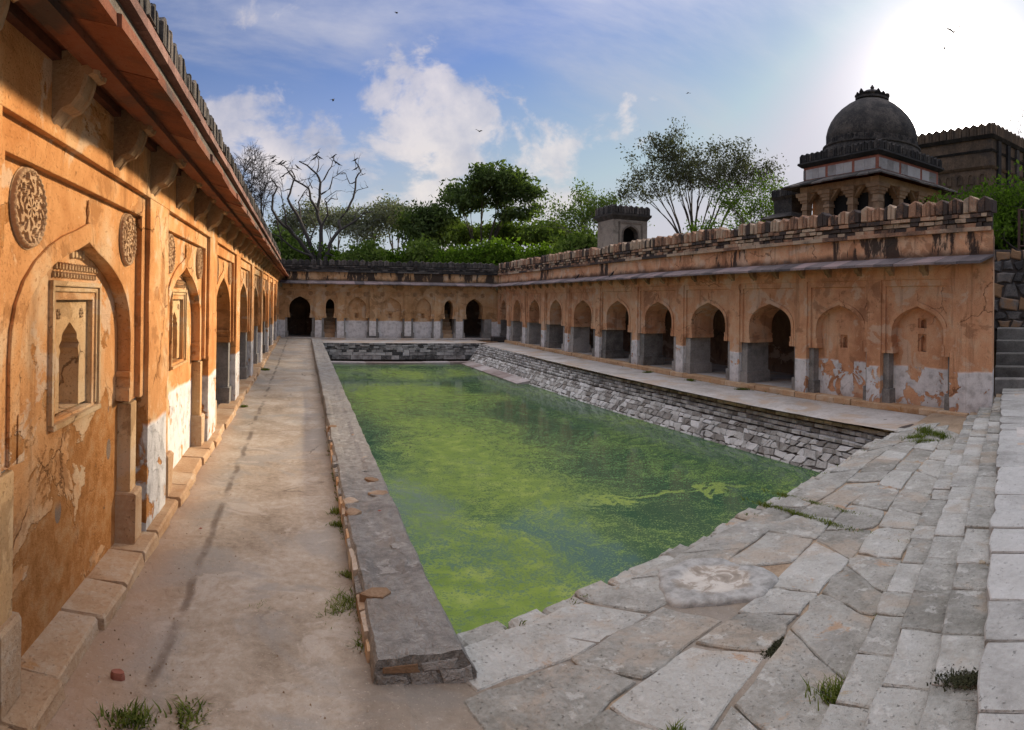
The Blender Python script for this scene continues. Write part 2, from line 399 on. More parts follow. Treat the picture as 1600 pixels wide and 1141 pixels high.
M['leaf_mid'] = leaf('mid_leaf', (.04, .07, .018), (.13, .175, .045))
M['leaf_bright'] = leaf('bright_leaf', (.035, .065, .010), (.10, .155, .025), .5)
M['leaf_grey'] = leaf('grey_leaf', (.075, .08, .06), (.175, .18, .14), .3)
M['leaf_umber'] = leaf('olive_dry_leaf', (.035, .037, .026), (.085, .088, .06), .3)
M['grass'] = leaf('grass_blade', (.045, .075, .012), (.17, .19, .05), .35)

def water_mat():
    """still green tank water under a broken film of duckweed"""
    m, N = new_mat('duckweed_water')
    P = N.n('ShaderNodeNewGeometry').outputs['Position']
    x, y, z = N.sep(P)
    w1 = N.noise(P, .22, 3, .5, 0, True); w2 = N.noise(P, .9, 3, .5, 0, True)
    Q = N.vmath('ADD', P, N.vmath('MULTIPLY', N.vmath('SUBTRACT', w1, (.5, .5, .5)), (4.0, 4.0, 0)))
    Q = N.vmath('ADD', Q, N.vmath('MULTIPLY', N.vmath('SUBTRACT', w2, (.5, .5, .5)), (.7, .7, 0)))
    qx, qy, qz = N.sep(Q)
    # where the wind has drifted the film: along the low wall, a broad tongue mid-tank, thin by the far right wall and shaded side
    rot = N.comb(N.add(N.mul(qx, .85), N.mul(qy, .18)), N.sub(N.mul(qy, .42), N.mul(qx, .30)), 0)
    drift = N.noise(rot, .62, 5, .55)
    def blob(cx, cy, rx, ry):
        a = N.math('DIVIDE', N.sub(qx, cx), rx); b = N.math('DIVIDE', N.sub(qy, cy), ry)
        return N.math('SUBTRACT', 1.0, N.add(N.mul(a, a), N.mul(b, b)), clamp=True)
    dens = N.math('MAXIMUM', blob(3.6, 14.0, 2.6, 6.5), blob(2.1, 6.6, 1.6, 2.0))
    dens = N.math('MAXIMUM', dens, N.mul(blob(3.6, 22.5, 3.6, 4.5), .75))
    dens = N.math('MAXIMUM', dens, N.mul(blob(4.5, 29.5, 4.5, 3.0), .5))
    dens = N.math('MAXIMUM', dens, N.mul(blob(2.4, 9.6, 1.8, 3.5), .6))
    dens = N.add(N.add(N.mul(dens, .52), N.mul(N.sub(drift, .5), 1.15)), .17)
    far = N.sstep(y, 6, 26)
    sp = N.add(N.mul(N.noise(P, 36.0, 4, .72, .2), .66), N.mul(N.noise(Q, 4.6, 7, .70, .5), .34))
    speck = N.sstep(N.add(sp, N.mul(N.sub(dens, .36), .17)), .50, .525)
    gap = N.sstep(N.noise(N.vmath('MULTIPLY', P, (1, 1.4, 1)), 9.0, 4, .65, .5), .42, .38)
    speck = N.mul(speck, N.sub(1.0, N.mul(gap, .85)))
    # a crisp scum line that snakes toward the right wall
    sx = N.sub(qy, N.add(10.15, N.mul(N.sub(x, 5.6), -.05)))
    sl = N.math('ABSOLUTE', N.add(sx, N.mul(N.sub(N.noise(P, 1.6, 5, .6, .8), .5), 2.2)))
    scum = N.mul(N.mul(N.sstep(sl, .24, .12), N.sstep(N.add(N.noise(P, 7.0, 6, .7, .6), N.mul(N.sstep(sl, .2, .0), .16)), .50, .56)), N.mul(N.sstep(x, 4.0, 5.2), N.sstep(x, 8.3, 7.2)))
    cover = N.math('MAXIMUM', speck, N.mul(scum, N.add(.35, N.mul(N.sstep(N.noise(P, 26, 4, .7), .44, .52), .65))))
    veil = N.sstep(dens, .05, .75)
    deep = N.mix(veil, (.042, .092, .050), (.105, .165, .055))
    # shallow shelf by the near steps shows brown mud through the water
    e = N.sub(y, N.add(3.82, N.mul(x, .352)))
    shelf = N.mul(N.sstep(N.add(e, N.mul(N.sub(drift, .5), 1.4)), 2.05, 1.15), N.sstep(x, 3.0, 4.4))
    deep = N.mix(N.mul(shelf, .85), deep, (.115, .105, .028))
    cover = N.mul(cover, N.sub(1.0, N.mul(shelf, .6)))
    milky = N.mul(N.mul(blob(4.3, 8.2, 1.6, 1.1), N.noise(Q, 1.2, 4)), .12)
    deep = N.mix(milky, deep, (.16, .20, .10))
    lum = N.noise(P, 3.0, 4, .6)
    weed = N.ramp(lum, [(.3, (.13, .195, .035)), (.55, (.205, .275, .05)), (.75, (.31, .365, .09))])
    weed = N.mix(N.mul(N.sstep(dens, .55, .15), .8), weed, (.17, .26, .07))
    weed = N.mix(N.mul(scum, .6), weed, (.30, .36, .07))
    col = N.mix(N.mul(cover, .9), deep, weed)
    b = N.n('ShaderNodeBsdfPrincipled')
    N.put(b.inputs['Base Color'], col)
    N.put(b.inputs['Roughness'], N.add(.06, N.mul(cover, .55)))
    b.inputs['IOR'].default_value = 1.33
    N.put(b.inputs['Specular IOR Level'], N.sub(.36, N.mul(cover, .28)))
    N.put(b.inputs['Normal'], N.bump(N.mul(cover, .5), .2, .006))
    o = N.n('ShaderNodeOutputMaterial'); N.t.links.new(b.outputs[0], o.inputs[0])
    return m
M['water'] = water_mat()

# ------------------------------------------------------------------ setting: terrain, water, floors
POOL_L, POOL_R, POOL_FAR = .99, 9.05, 34.0
FAR_Y, RIGHT_X, LEFT_X = 37.8, 11.75, -1.42
def edge_y(x): return 3.82+.352*x              # tank edge of the near paving
STEPS = [(1.12, .50, .10), (.82, .505, .20), (.50, .505, .30), (.15, .517, .40)]   # front edge y = a + b x, height
def step_y(k, x): a, b, z = STEPS[k]; return a+b*x

def terrain():
    inner = [(-4.3, -9), (19.5, -9), (20.5, 0), (16.35, 7.95), (15.6, 10.2), (15.1, 11), (15.1, 41.0), (-4.3, 41.0)]
    mb = MB(); cx, cy = 5, 16
    rings = []
    for k, s in enumerate((1.0, 1.12, 1.4, 2.0, 4.0, 12.0, 40.0)):
        ring = []
        for i, (px, py) in enumerate(inner):
            qx, qy = inner[(i+1) % len(inner)]
            for j in range(6):
                x = px+(qx-px)*j/6; y = py+(qy-py)*j/6
                X, Y = cx+(x-cx)*s, cy+(y-cy)*s
                ring.append((X, Y, 3.85+(0 if k == 0 else .25*nz(X, Y, 0, .12))))
        rings.append(ring)
    mb.rings(rings)
    # cut bank: the inner rim drops to the court
    low = [(p[0], p[1], -.3) for p in rings[0]]
    mb.rings([low, rings[0]])
    tag(mb.build('ground', M['terrain'], smooth=False), kind='structure')
terrain()

mb = MB()
WZ = -1.12
mb.poly([(.6, 3.2, WZ), (10.3, 6.2, WZ), (10.3, 34.8, WZ), (.6, 34.8, WZ)])
tag(mb.build('water', M['water']), kind='structure')
mb = MB(); mb.box(-4.3, 16, -9, 41, -2.2, -2.0)
tag(mb.build('tank_bed', M['rock_dark']), kind='structure')

def heightfield(name, mat, xs, ys, zf, skirt=.25):
    mb = MB(); n = len(xs)
    vs_ = [(x, y, zf(x, y)) for y in ys for x in xs]
    fs = [(j*n+i, j*n+i+1, (j+1)*n+i+1, (j+1)*n+i) for j in range(len(ys)-1) for i in range(n-1)]
    mb.add(vs_, fs)
    m = mb.mesh(name, True)
    return tag(put(m, name, mat), kind='structure')
def frange(a, b, step, grow=1.0):
    out = [a]
    while out[-1] < b-1e-6:
        out.append(min(b, out[-1]+step)); step *= grow
    return out
def path_z(x, y):
    z = .008*nz(x, y, 0, 2.2)+.004*nz(x, y, 3, 9)
    edge = 4.93+.16*nz(x, 0, 5, 2.5)+.05*nz(x, 0, 9, 11)+(.25*max(0, x-.1))
    if x > -.75: z += .034*(1-max(0, min(1, (y-edge+.03)/.05)))*min(1, (x+.75)/.3)
    hole = math.hypot((x+.32)/.5, (y-3.72)/.7)
    z -= .03*max(0, 1-hole/.16)
    wall = max(0, 1-(x+1.36)/.30)            # loose earth heaped along the plinth
    z += .035*wall*(.5+.5*nz(x, y, 2, 1.4))
    return z
heightfield('walkway', M['path'], frange(-1.5, .62, .055), frange(-2.5, 2.6, .5)+frange(2.68, 9, .05, 1.012)[1:]+frange(9, 38, .35)[1:], path_z)

def fore_z(x, y):
    k = max(0, min(1, (x-.5)/.5)); z = (1-k)*path_z(x, y)+k*(-.006-.012*max(0, min(1, (x-1.1)/.5))+.010*nz(x, y, 3, 1.8)+.004*nz(x, y, 1, 9))
    return z if y < edge_y(x)-.10 else -1.4
heightfield('forecourt', M['path'], frange(.5, 3.4, .06), frange(.9, 5.2, .06), fore_z)

# foreground earth under the paving, landing behind the steps, far and right platforms
mb = MB()
xs = frange(.55, 11.9, .45)
for i in range(len(xs)-1):
    a, b = xs[i], xs[i+1]
    mb.add([(a, step_y(0, a)-.3, -.022), (b, step_y(0, b)-.3, -.022), (b, edge_y(b)-.05, -.022), (a, edge_y(a)-.05, -.022)], [(0, 1, 2, 3)])
    mb.add([(a, edge_y(a)-.05, -.022), (b, edge_y(b)-.05, -.022), (b, edge_y(b)-.05, -1.6), (a, edge_y(a)-.05, -1.6)], [(0, 1, 2, 3)])
mb.poly([(.55, -2.5, -.022), (3, -2.5, -.022), (.9, 1.3, -.022), (.55, 1.2, -.022)])
tag(mb.build('paving_bed', M['joint']), kind='structure')
heightfield('right_platform', M['platform'], frange(9.85, 12.0, .12), frange(6.0, 37.9, .35), lambda x, y: -.10+.008*nz(x, y, 0, 1.6)-(.5*max(0, (edge_y(x)+.05)-y) if y < edge_y(x) else 0))
heightfield('far_platform', M['platform'], frange(.5, 10.3, .3), frange(34.72, 38.2, .2), lambda x, y: -.045+.006*nz(x, y, 0, 1.6))
mb = MB()
mb.add([(-1.5, -2.5, .392), (14.5, -2.5, .392), (14.5, 6.2, .392), (13.6, step_y(3, 13.6)-.3, .392), (-1.5, step_y(3, -1.5)-.3, .392)], [(0, 1, 2, 3, 4)])
tag(mb.build('landing', M['platform']), kind='structure')

# ------------------------------------------------------------------ arcades
ARCH = [(1, 0), (1, .20), (.985, .36), (.945, .49), (.865, .615), (.745, .725), (.58, .825), (.39, .905), (.19, .965), (0, 1.035)]
def arch_pts(uc, hw, zs, za, off=0.0):
    r = [(uc+(hw+off)*a, zs+(za+off*1.15-zs)*b/1.035) for a, b in ARCH]
    return [(2*uc-u, z) for u, z in r[:-1]]+r[::-1]           # left foot -> apex -> right foot

def panel_holes(mb, u0, u1, z0, z1, d, holes, depth):
    """flat panel at depth d with square recesses"""
    if not holes:
        mb.poly([(u0, d, z0), (u1, d, z0), (u1, d, z1), (u0, d, z1)]); return
    a = min(h[0] for h in holes); b = max(h[1] for h in holes)
    q = lambda ua, ub, za, zb, dd=d: mb.poly([(ua, dd, za), (ub, dd, za), (ub, dd, zb), (ua, dd, zb)])
    q(u0, a, z0, z1); q(b, u1, z0, z1)
    zc = z0
    for ha, hb, hz0, hz1 in sorted(holes, key=lambda h: h[2]):
        q(a, b, zc, hz0)
        if ha > a: q(a, ha, hz0, hz1)
        if hb < b: q(hb, b, hz0, hz1)
        D = d+depth
        mb.add([(ha, d, hz0), (hb, d, hz0), (hb, d, hz1), (ha, d, hz1), (ha, D, hz0), (hb, D, hz0), (hb, D, hz1), (ha, D, hz1)],
               [(0, 1, 5, 4), (1, 2, 6, 5), (2, 3, 7, 6), (3, 0, 4, 7), (4, 5, 6, 7)])
        zc = hz1
    q(a, b, zc, z1)

def bay_mesh(uc, hw, ul, ur, c, blind=None, holes=(), hd=.16):
    mb = MB(); pd = .10; fw = c['fw']; zi, zs, za = c['zimp'], c['zs'], c['za']
    zt1, zt2 = c['zf1'], c['zf0']; D = blind if blind else c['D']
    # raised border of the panel, upside-down U, with a second thin fillet
    for lo, hi, d0, top, f in ((ul, ur, .045, zt1, fw),):
        mb.box(lo, lo+f, d0, pd+.02, zi, top-.001); mb.box(hi-f, hi, d0, pd+.02, zi, top-.001); mb.box(lo+f, hi-f, d0+.001, pd+.02, zt2, top)
    a = arch_pts(uc, hw, zs, za)
    L, Rr = ul+fw, ur-fw
    poly = [(L, zi), (uc-hw, zi)]+a+[(uc+hw, zi), (Rr, zi), (Rr, zt2), (L, zt2)]
    mb.poly([(u, pd, z) for u, z in poly])
    # arch band standing a little proud
    o = arch_pts(uc, hw, zs, za, c['band'])
    inn = [(uc-hw, zi)]+a+[(uc+hw, zi)]; out = [(uc-hw-c['band'], zi)]+o+[(uc+hw+c['band'], zi)]
    mb.rings([[(u, pd, z) for u, z in out], [(u, pd-.022, z) for u, z in out], [(u, pd-.022, z) for u, z in inn], [(u, D, z) for u, z in inn]], close=False)
    # impost mouldings on both reveals, underside of the arch wall
    for sgn in (-1, 1):
        e = uc+sgn*hw
        for k, (z0, z1, pr) in enumerate(((zi, zi+.12, .055), (zi+.12, zi+.21, .03), (zi+.21, zi+.26, .045))):
            x0, x1 = sorted((e+sgn*.03, e-sgn*pr)); mb.box(x0, x1, pd-.03, D-.002, z0+.001*k, z1)
        x0, x1 = sorted((e-sgn*.002, (ur if sgn > 0 else ul)))
        mb.add([(x0, pd-.02, zi), (x1, pd-.02, zi), (x1, D, zi), (x0, D, zi)], [(0, 1, 2, 3)])
    # little finial that hangs over the apex
    mb.rings([[(uc+r*math.cos(t), pd-.01+r*.6*math.sin(t), z) for t in [2*PI*k/6 for k in range(6)]] for z, r in
              ((za+.10, .006), (za+.14, .022), (za+.18, .012), (za+.22, .03), (za+.27, .012), (za+.30, .010))], True, True)
    if blind:
        panel_holes(mb, uc-hw-.25, uc+hw+.25, c['z0'], za+.12, D, list(holes), hd)
    else:
        back = [(ul, zi), (uc-hw, zi)]+a+[(uc+hw, zi), (ur, zi), (ur, zt1+.3), (ul, zt1+.3)]
        mb.poly([(u, D, z) for u, z in back])
    return mb

def merlon_mesh(w, h, d):
    """rough pointed battlement: two or three rubble stones set up on edge with a pointed cap"""
    mb = MB(); n = R.choice((2, 2, 3)); g = .012
    cuts = [0]+sorted(R.uniform(.35, .65) if n == 2 else (k+1)/3+R.uniform(-.06, .06) for k in range(n-1))+[1]
    for a, b in zip(cuts, cuts[1:]):
        u0, u1 = -w/2+w*a+g*.5, -w/2+w*b-g*.5
        pk = lambda u: h*(1-.24*abs(u)/(w/2))+R.uniform(-.012, .012)
        z = R.uniform(0, .02); mid = (u0+u1)/2
        f = R.uniform(-.018, .012)
        pts = [(u0, z), (u1, z), (u1, pk(u1)), (mid if not (u0 < 0 < u1) else 0, pk(0 if u0 < 0 < u1 else mid)), (u0, pk(u0))]
        fr = [(u+R.uniform(-.006, .006), f, zz) for u, zz in pts]; bk = [(u, d, zz) for u, zz in pts]
        ins = [(mid+(u-mid)*.82, f-.018, h*.45+(zz-h*.45)*.88) for u, zz in pts]
        mb.rings([bk, fr, ins], True, True)
    return mb.mesh('merlon')

def bracket_mesh(s):
    prof = [(0, 0), (-.40, 0), (-.455, -.035), (-.465, -.10), (-.43, -.155), (-.375, -.165), (-.345, -.145), (-.33, -.19), (-.285, -.27), (-.20, -.33), (-.10, -.35), (-.03, -.40), (0, -.42)]
    mb = MB(); w = .105; rings = []
    for u, k in ((-w, .93), (-w*.80, 1.0), (-w*.45, 1.0), (-w*.40, .955), (w*.40, .955), (w*.45, 1.0), (w*.80, 1.0), (w, .93)):
        rings.append([(u*s, d*s*k*.64, z*s*(1-(1-k)*.5)) for d, z in prof])
    mb.rings(rings, True, True)
    return mb.mesh('bracket')

def medallion_mesh(rad):
    """round plaster boss carved with a leafy net inside a rolled rim"""
    mb = MB(); nr, na = 34, 128; rings = []
    for i in range(nr+1):
        r = i/nr; ring = []
        for k in range(na):
            t = 2*PI*k/na
            if r > .97: h = 0.0
            elif r > .83: h = .030*math.sin((r-.83)/.14*PI)**.6+.004*math.sin(t*34)
            else:
                X, Y = r*math.cos(t), r*math.sin(t)
                a = math.sin(13*X+2.2*math.sin(9*Y+1))*math.sin(13*Y+2.2*math.sin(9*X))
                b = math.sin(8*t+11*r)*math.sin(19*r)
                h = .003+.021*(1 if (a+.75*b > .02 if r > .3 else math.cos(7*t)*math.sin(r*13) > -.15) else 0)
            ring.append((rad*r*math.cos(t), -h*rad/.23-.004, rad*r*math.sin(t)))
        rings.append(ring)
    mb.rings(rings)
    return mb.mesh('medallion')

def niche_mesh(w, z0, z1, fw=.13):
    """framed niche: square moulded frame, recessed field, pointed cusped opening, dentil row on top"""
    mb = MB(); h = w/2; F = fw
    for k, (off, d) in enumerate(((F, -.032), (F*.72, -.014), (F*.40, .012))):
        o = off; i = off-F*.28 if k < 2 else 0.0
        for lo, hi, za, zb in ((-h-o, -h-i, z0-.02*(k == 0), z1+o), (h+i, h+o, z0-.02*(k == 0), z1+o), (-h-i, h+i, z1+i, z1+o-.001)):
            mb.box(lo, hi, d, .08, za, zb)
    a = arch_pts(0, h*.52, z0+(z1-z0)*.42, z0+(z1-z0)*.80)
    a = [(u*(1+.10*math.sin(k*2.6)), z) for k, (u, z) in enumerate(a)]
    zb = z0+.02
    poly = [(-h, zb), (-h*.52, zb)]+a+[(h*.52, zb), (h, zb), (h, z1), (-h, z1)]
    mb.poly([(u, .045, z) for u, z in poly])
    inn = [(-h*.52, zb)]+a+[(h*.52, zb)]
    mb.rings([[(u, .045, z) for u, z in inn], [(u, .30, z) for u, z in inn]], close=True, cap1=True)
    mb.box(-h-F*.9, h+F*.9, -.045, .06, z0-.05, z0-.022, .008)
    n = 15
    for r, (dz, s) in enumerate(((.02, .030), (.075, .036))):
        for k in range(n):
            u = -h-F*.6+(2*h+F*1.2)*(k+.5*(r % 2))/n
            z = z1+F+dz
            mb.rings([[(u-s*.45, .0, z), (u+s*.45, .0, z), (u+s*.4, .0, z+s), (u, .0, z+s*1.6), (u-s*.4, .0, z+s)], [(u-s*.3, -.022, z+.004), (u+s*.3, -.022, z+.004), (u+s*.25, -.022, z+s*.9), (u, -.022, z+s*1.3), (u-s*.25, -.022, z+s*.9)]], False, True)
    for k in range(4):
        u = (-1.5+k)*.075; z = z1+F+.15+.02*(1-abs(u)*4)
        mb.rings([[(u-.03, 0, z), (u+.03, 0, z), (u+.035, 0, z+.05), (u, 0, z+.10), (u-.035, 0, z+.05)], [(u-.018, -.02, z+.006), (u+.018, -.02, z+.006), (u+.02, -.02, z+.045), (u, -.02, z+.08), (u-.02, -.02, z+.045)]], False, True)
    for s in (-1, 1):        # small rosettes in the spandrels
        for kk in range(6):
            t = kk*PI/3; cu, cz = s*h*.62+.028*math.cos(t), z1-.10+.028*math.sin(t)
            mb.rings([[(cu+.015*math.cos(q), .045, cz+.015*math.sin(q)) for q in [PI/3*e for e in range(6)]], [(cu+.009*math.cos(q), .032, cz+.009*math.sin(q)) for q in [PI/3*e for e in range(6)]]], False, True)
    return mb.mesh('niche')

def plain_niche_mesh(w, z0, z1):
    """small pointed niche cut in a square sinking"""
    mb = MB(); h = w/2
    a = arch_pts(0, h*.62, z0+(z1-z0)*.55, z0+(z1-z0)*.9)
    poly = [(-h, z0), (-h*.62, z0)]+a+[(h*.62, z0), (h, z0), (h, z1), (-h, z1)]
    mb.poly([(u, .05, z) for u, z in poly])
    inn = [(-h*.62, z0)]+a+[(h*.62, z0)]
    mb.rings([[(u, .05, z) for u, z in inn], [(u, .15, z) for u, z in inn]], cap1=True)
    return mb.mesh('small_niche')

def rough_block(w, d, h, j, bev=.02):
    """weathered stone block centred on u, front at d=0, base z=0"""
    mb = MB(); q = lambda a: R.uniform(-a, a)
    x0, x1 = -w/2+q(j), w/2+q(j); f = q(j)
    lo = [(x0, f+bev, 0), (x1, f+bev, 0), (x1, d, 0), (x0, d, 0)]
    fr = [(x0+bev*.6, f, bev), (x1-bev*.6, f+q(j), bev), (x1, d, bev), (x0, d, bev)]
    up = [(x0+bev*.6+q(j*.4), f+q(j*.6), h-bev), (x1-bev*.6, f+q(j*.6), h-bev+q(j*.4)), (x1, d, h-bev), (x0, d, h-bev)]
    tp = [(x0+bev, f+bev, h+q(j*.4)), (x1-bev, f+bev, h+q(j*.4)), (x1-bev*.3, d, h+q(j*.3)), (x0+bev*.3, d, h+q(j*.3))]
    mb.rings([lo, fr, up, tp], True, True)
    return mb.mesh('block')

BASE = dict(z0=.03, zimp=1.20, zs=1.5, za=2.38, zf0=2.75, zf1=2.90, zb1=3.30, bs=.75, ze_in=3.40, ze_out=3.22, ov=.55, et=.05, ew=.55,
            zband=3.92, zcourse=3.98, zmer=4.28, ztop=4.65, D=.95, fw=.11, band=.14, pw=.25, merw=.36, md=0.0, depth=2.9, slots=(2.98, 3.36))

def wing(root, c, bounds, bays, mats, par=(None, None)):
    """bays: (centre, half width, kind, options). local axes: u along the wall, d into the wall, z up"""
    pl = mats['plaster']; L0, L1 = bounds[0], bounds[-1]
    Lp0, Lp1 = par[0] if par[0] is not None else L0, par[1] if par[1] is not None else L1
    meds = medallion_mesh(c.get('med', .16))
    for i, (uc, hw, kind, opt) in enumerate(bays):
        ul, ur = bounds[i]+c['pw'], bounds[i+1]-c['pw']
        cc = dict(c); cc.update(opt.get('cfg', {}))
        bm_ = bay_mesh(uc, hw, ul, ur, cc, .0+c.get('bd', .30) if kind == 'blind' else None, opt.get('holes', ()), opt.get('hd', .16))
        ob = bm_.build('arch_bay', pl, root)
        for mu in opt.get('med', ()):
            put(meds, 'medallion', M['cream_relief'], ob, (uc+mu, .098, c['medz']))
        if 'niche' in opt:
            w, z0, z1 = opt['niche']
            put(niche_mesh(w, z0, z1), 'niche', M['plaster_cream'], ob, (uc+opt.get('nu', 0), c.get('bd', .30), 0))
        for (h0, h1, hz0, hz1) in opt.get('holes', ()):
            if 'nohood' not in opt and 'niche' not in opt:
                put(plain_niche_mesh(h1-h0, hz0, hz1), 'small_niche', pl, ob, ((h0+h1)/2, c.get('bd', .30), 0))
    # piers of grey stone and plaster pilasters between the bays
    for i, b in enumerate(bounds):
        lo = bays[i-1][0]+bays[i-1][1]+.10 if i > 0 else b-.3
        hi = bays[i][0]-bays[i][1]-.10 if i < len(bays) else b+.3
        if i == 0 and c.get('nofirst'): continue
        mb = MB(); blindL = i > 0 and bays[i-1][2] == 'blind'; blindR = i < len(bays) and bays[i][2] == 'blind'
        dl = c.get('bd', .30) if (blindL and blindR) else c['D']-.03
        mb.box(lo, hi, .115, dl, c['z0'], c['zimp']-.002, .004)
        mb.box(lo-.055, hi+.055, .075, dl+.04, c['z0']-.01, c['z0']+.34, .012)
        mb.build('pier', M['pier'], root)
        mb = MB(); pw = c['pw']; j = .008; n = 9
        zs_ = [c['z0']+(c['slots'][0]-c['z0'])*k/n for k in range(n+1)]
        rr = [[(b-pw+R.uniform(-j, j), .14, z), (b-pw+R.uniform(-j, j), R.uniform(-j, j)*.5, z), (b+pw+R.uniform(-j, j), R.uniform(-j, j)*.5, z), (b+pw+R.uniform(-j, j), .14, z)] for z in zs_]
        mb.rings(rr, False, True)
        mb.build('pilaster', pl, root)
    # frieze under the eave and the wall over the bays
    mb = MB()
    mb.box(L0, L1, -.004, c['D'], c['zf1']-.004, c['slots'][1]+.05)
    mb.build('frieze', pl, root)
    # brackets
    bme = [bracket_mesh(c['bs']*k) for k in (.96, 1.0, 1.04)]
    u = L0+c.get('b0', .35)
    while u < L1-.1:
        put(R.choice(bme), 'bracket', M['bracket'], root, (u+R.uniform(-.04, .04), -.002, c['zb1']), (0, R.uniform(-.03, .03), R.uniform(-.04, .04)))
        u += c['bp']
    # eave of stone slabs, laid with uneven joints
    u = Lp0; et = c['et']
    slabs = []
    for k in range(5):
        w = c['ew']-.008; mb = MB(); q = lambda a: R.uniform(-a, a)
        o = -c['ov']+q(.014); zi, zo = c['ze_in']+q(.007), c['ze_out']+q(.007)
        mb.add([(-w/2, .05, zi-et), (w/2, .05, zi-et), (w/2, o+q(.008), zo-et), (-w/2, o+q(.008), zo-et), (-w/2, .05, zi), (w/2, .05, zi), (w/2, o, zo+.004), (-w/2, o+q(.01), zo+.004)],
               [(0, 1, 2, 3), (7, 6, 5, 4), (0, 4, 5, 1), (1, 5, 6, 2), (2, 6, 7, 3), (3, 7, 4, 0)])
        slabs.append(mb.mesh('eave_slab'))
    while u < Lp1-.05:
        put(R.choice(slabs), 'eave_slab', mats['eave'], root, (u+c['ew']/2, 0, R.uniform(-.004, .004)))
        u += c['ew']
    if c.get('beam'):
        mb = MB(); f = .50; zz = c['ze_in']+(c['ze_out']-c['ze_in'])*f-et
        mb.box(Lp0, Lp1, -c['ov']*f-.05, -c['ov']*f+.04, zz-.075, zz+.01); mb.box(Lp0, Lp1, -c['ov']*f-.02, -c['ov']*f+.10, zz-.045, zz+.02)
        mb.box(Lp0, Lp1, -.06, .02, c['ze_in']-et-.10, c['ze_in']-.02)
        mb.build('eave_beam', mats['eave'], root)
    # parapet: plaster band, string course, rubble courses, battlements
    md = c['md']
    mb = MB(); n = max(2, int((Lp1-Lp0)/.5)); top = []; 
    mb.box(Lp0, Lp1, md+.03, md+.55, c['ze_in']-.02, c['zband'])
    mb.build('parapet_band', mats['band'], root)
    mb = MB(); u = Lp0
    while u < Lp1-.02:
        w = min(R.uniform(.7, 1.3), Lp1-u); mb.box(u, u+w-.006, md-.055+R.uniform(-.008, .008), md+.5, c['zband']-.03, c['zcourse']+R.uniform(-.006, .006), .003); u += w
    mb.build('string_course', mats['string'], root)
    mb = MB(); mb.box(Lp0, Lp1, md+.06, md+.50, c['zcourse']-.01, c['zmer']+(c['ztop']-c['zmer'])*.62)
    mb.build('mortar_core', M['mortar_dark'], root)
    mb = MB(); nrow = 3; hrow = (c['zmer']-c['zcourse'])/nrow
    for k in range(nrow):
        u = Lp0+R.uniform(0, .1)
        while u < Lp1-.08:
            w = R.uniform(.14, .36); h = hrow*R.uniform(.72, .95)
            w = min(w, Lp1-u)
            mb.box(u+.008, u+w-.008, md-.02+R.uniform(-.02, .03)-(.03 if k == nrow-1 else 0), md+.2, c['zcourse']+k*hrow+.006, c['zcourse']+k*hrow+h, .008); u += w
    tag(mb.build('rubble_courses', mats['rubble'], root), kind='stuff')
    mm = [merlon_mesh(c['merw']-.035, c['ztop']-c['zmer'], .26) for _ in range(9)]
    u = Lp0+c['merw']/2
    while u < Lp1-c['merw']*.4:
        o = put(R.choice(mm), 'merlon', mats['rubble'], root, (u+R.uniform(-.012, .012), md+.01+R.uniform(-.012, .012), c['zmer']), (R.uniform(-.02, .02), R.uniform(-.025, .025), R.uniform(-.03, .03)))
        o.scale = (R.uniform(.94, 1.05), 1, R.uniform(.90, 1.05) if R.random() < .93 else R.uniform(.62, .8)); u += c['merw']
    # what lies behind the arches
    mb = MB(); dp = c['depth']
    mb.poly([(L0, .0, c['z0']), (L1, .0, c['z0']), (L1, .3, c['z0']), (L0, .3, c['z0'])])
    mb.build('threshold', mats['plinth'], root); mb = MB()
    LB = L1-c.get('back_cut', 0)
    mb.poly([(L0, .3, c['z0']), (LB, .3, c['z0']), (LB, dp, c['z0']), (L0, dp, c['z0'])])
    mb.build('gallery_floor', M['platform'], root)
    mb = MB()
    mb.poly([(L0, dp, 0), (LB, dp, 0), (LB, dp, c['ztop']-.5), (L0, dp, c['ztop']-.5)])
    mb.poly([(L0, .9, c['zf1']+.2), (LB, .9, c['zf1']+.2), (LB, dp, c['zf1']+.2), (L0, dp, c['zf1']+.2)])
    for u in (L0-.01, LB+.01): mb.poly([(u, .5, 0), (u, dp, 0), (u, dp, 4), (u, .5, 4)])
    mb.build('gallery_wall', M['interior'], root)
    mb = MB(); mb.box(L0, LB, md+.45, dp+.3, c['zmer']-.45, c['zmer']-.25)
    mb.build('roof', M['platform'], root)
    # plinth of edge stones
    u = L0; pv = [rough_block(w, .34, c['ph'], .018, .018) for w in (.5, .62, .75, .9, .56)]; pws = (.5, .62, .75, .9, .56)
    while u < L1-.2:
        k = R.randrange(5)
        put(pv[k], 'plinth_stone', mats['plinth'], root, (u+pws[k]/2, c['pd']+R.uniform(-.015, .015), c['pz']+R.uniform(-.006, .006)), (0, 0, R.uniform(-.02, .02)))
        u += pws[k]-.006

def clear_end(root, lim, k=.52):
    for o in root.children:
        if o.type == 'MESH' and o.location.length < 1e-6:
            for v in o.data.vertices:
                if v.co.x > lim and v.co.y > 0: v.co.x -= k*v.co.y

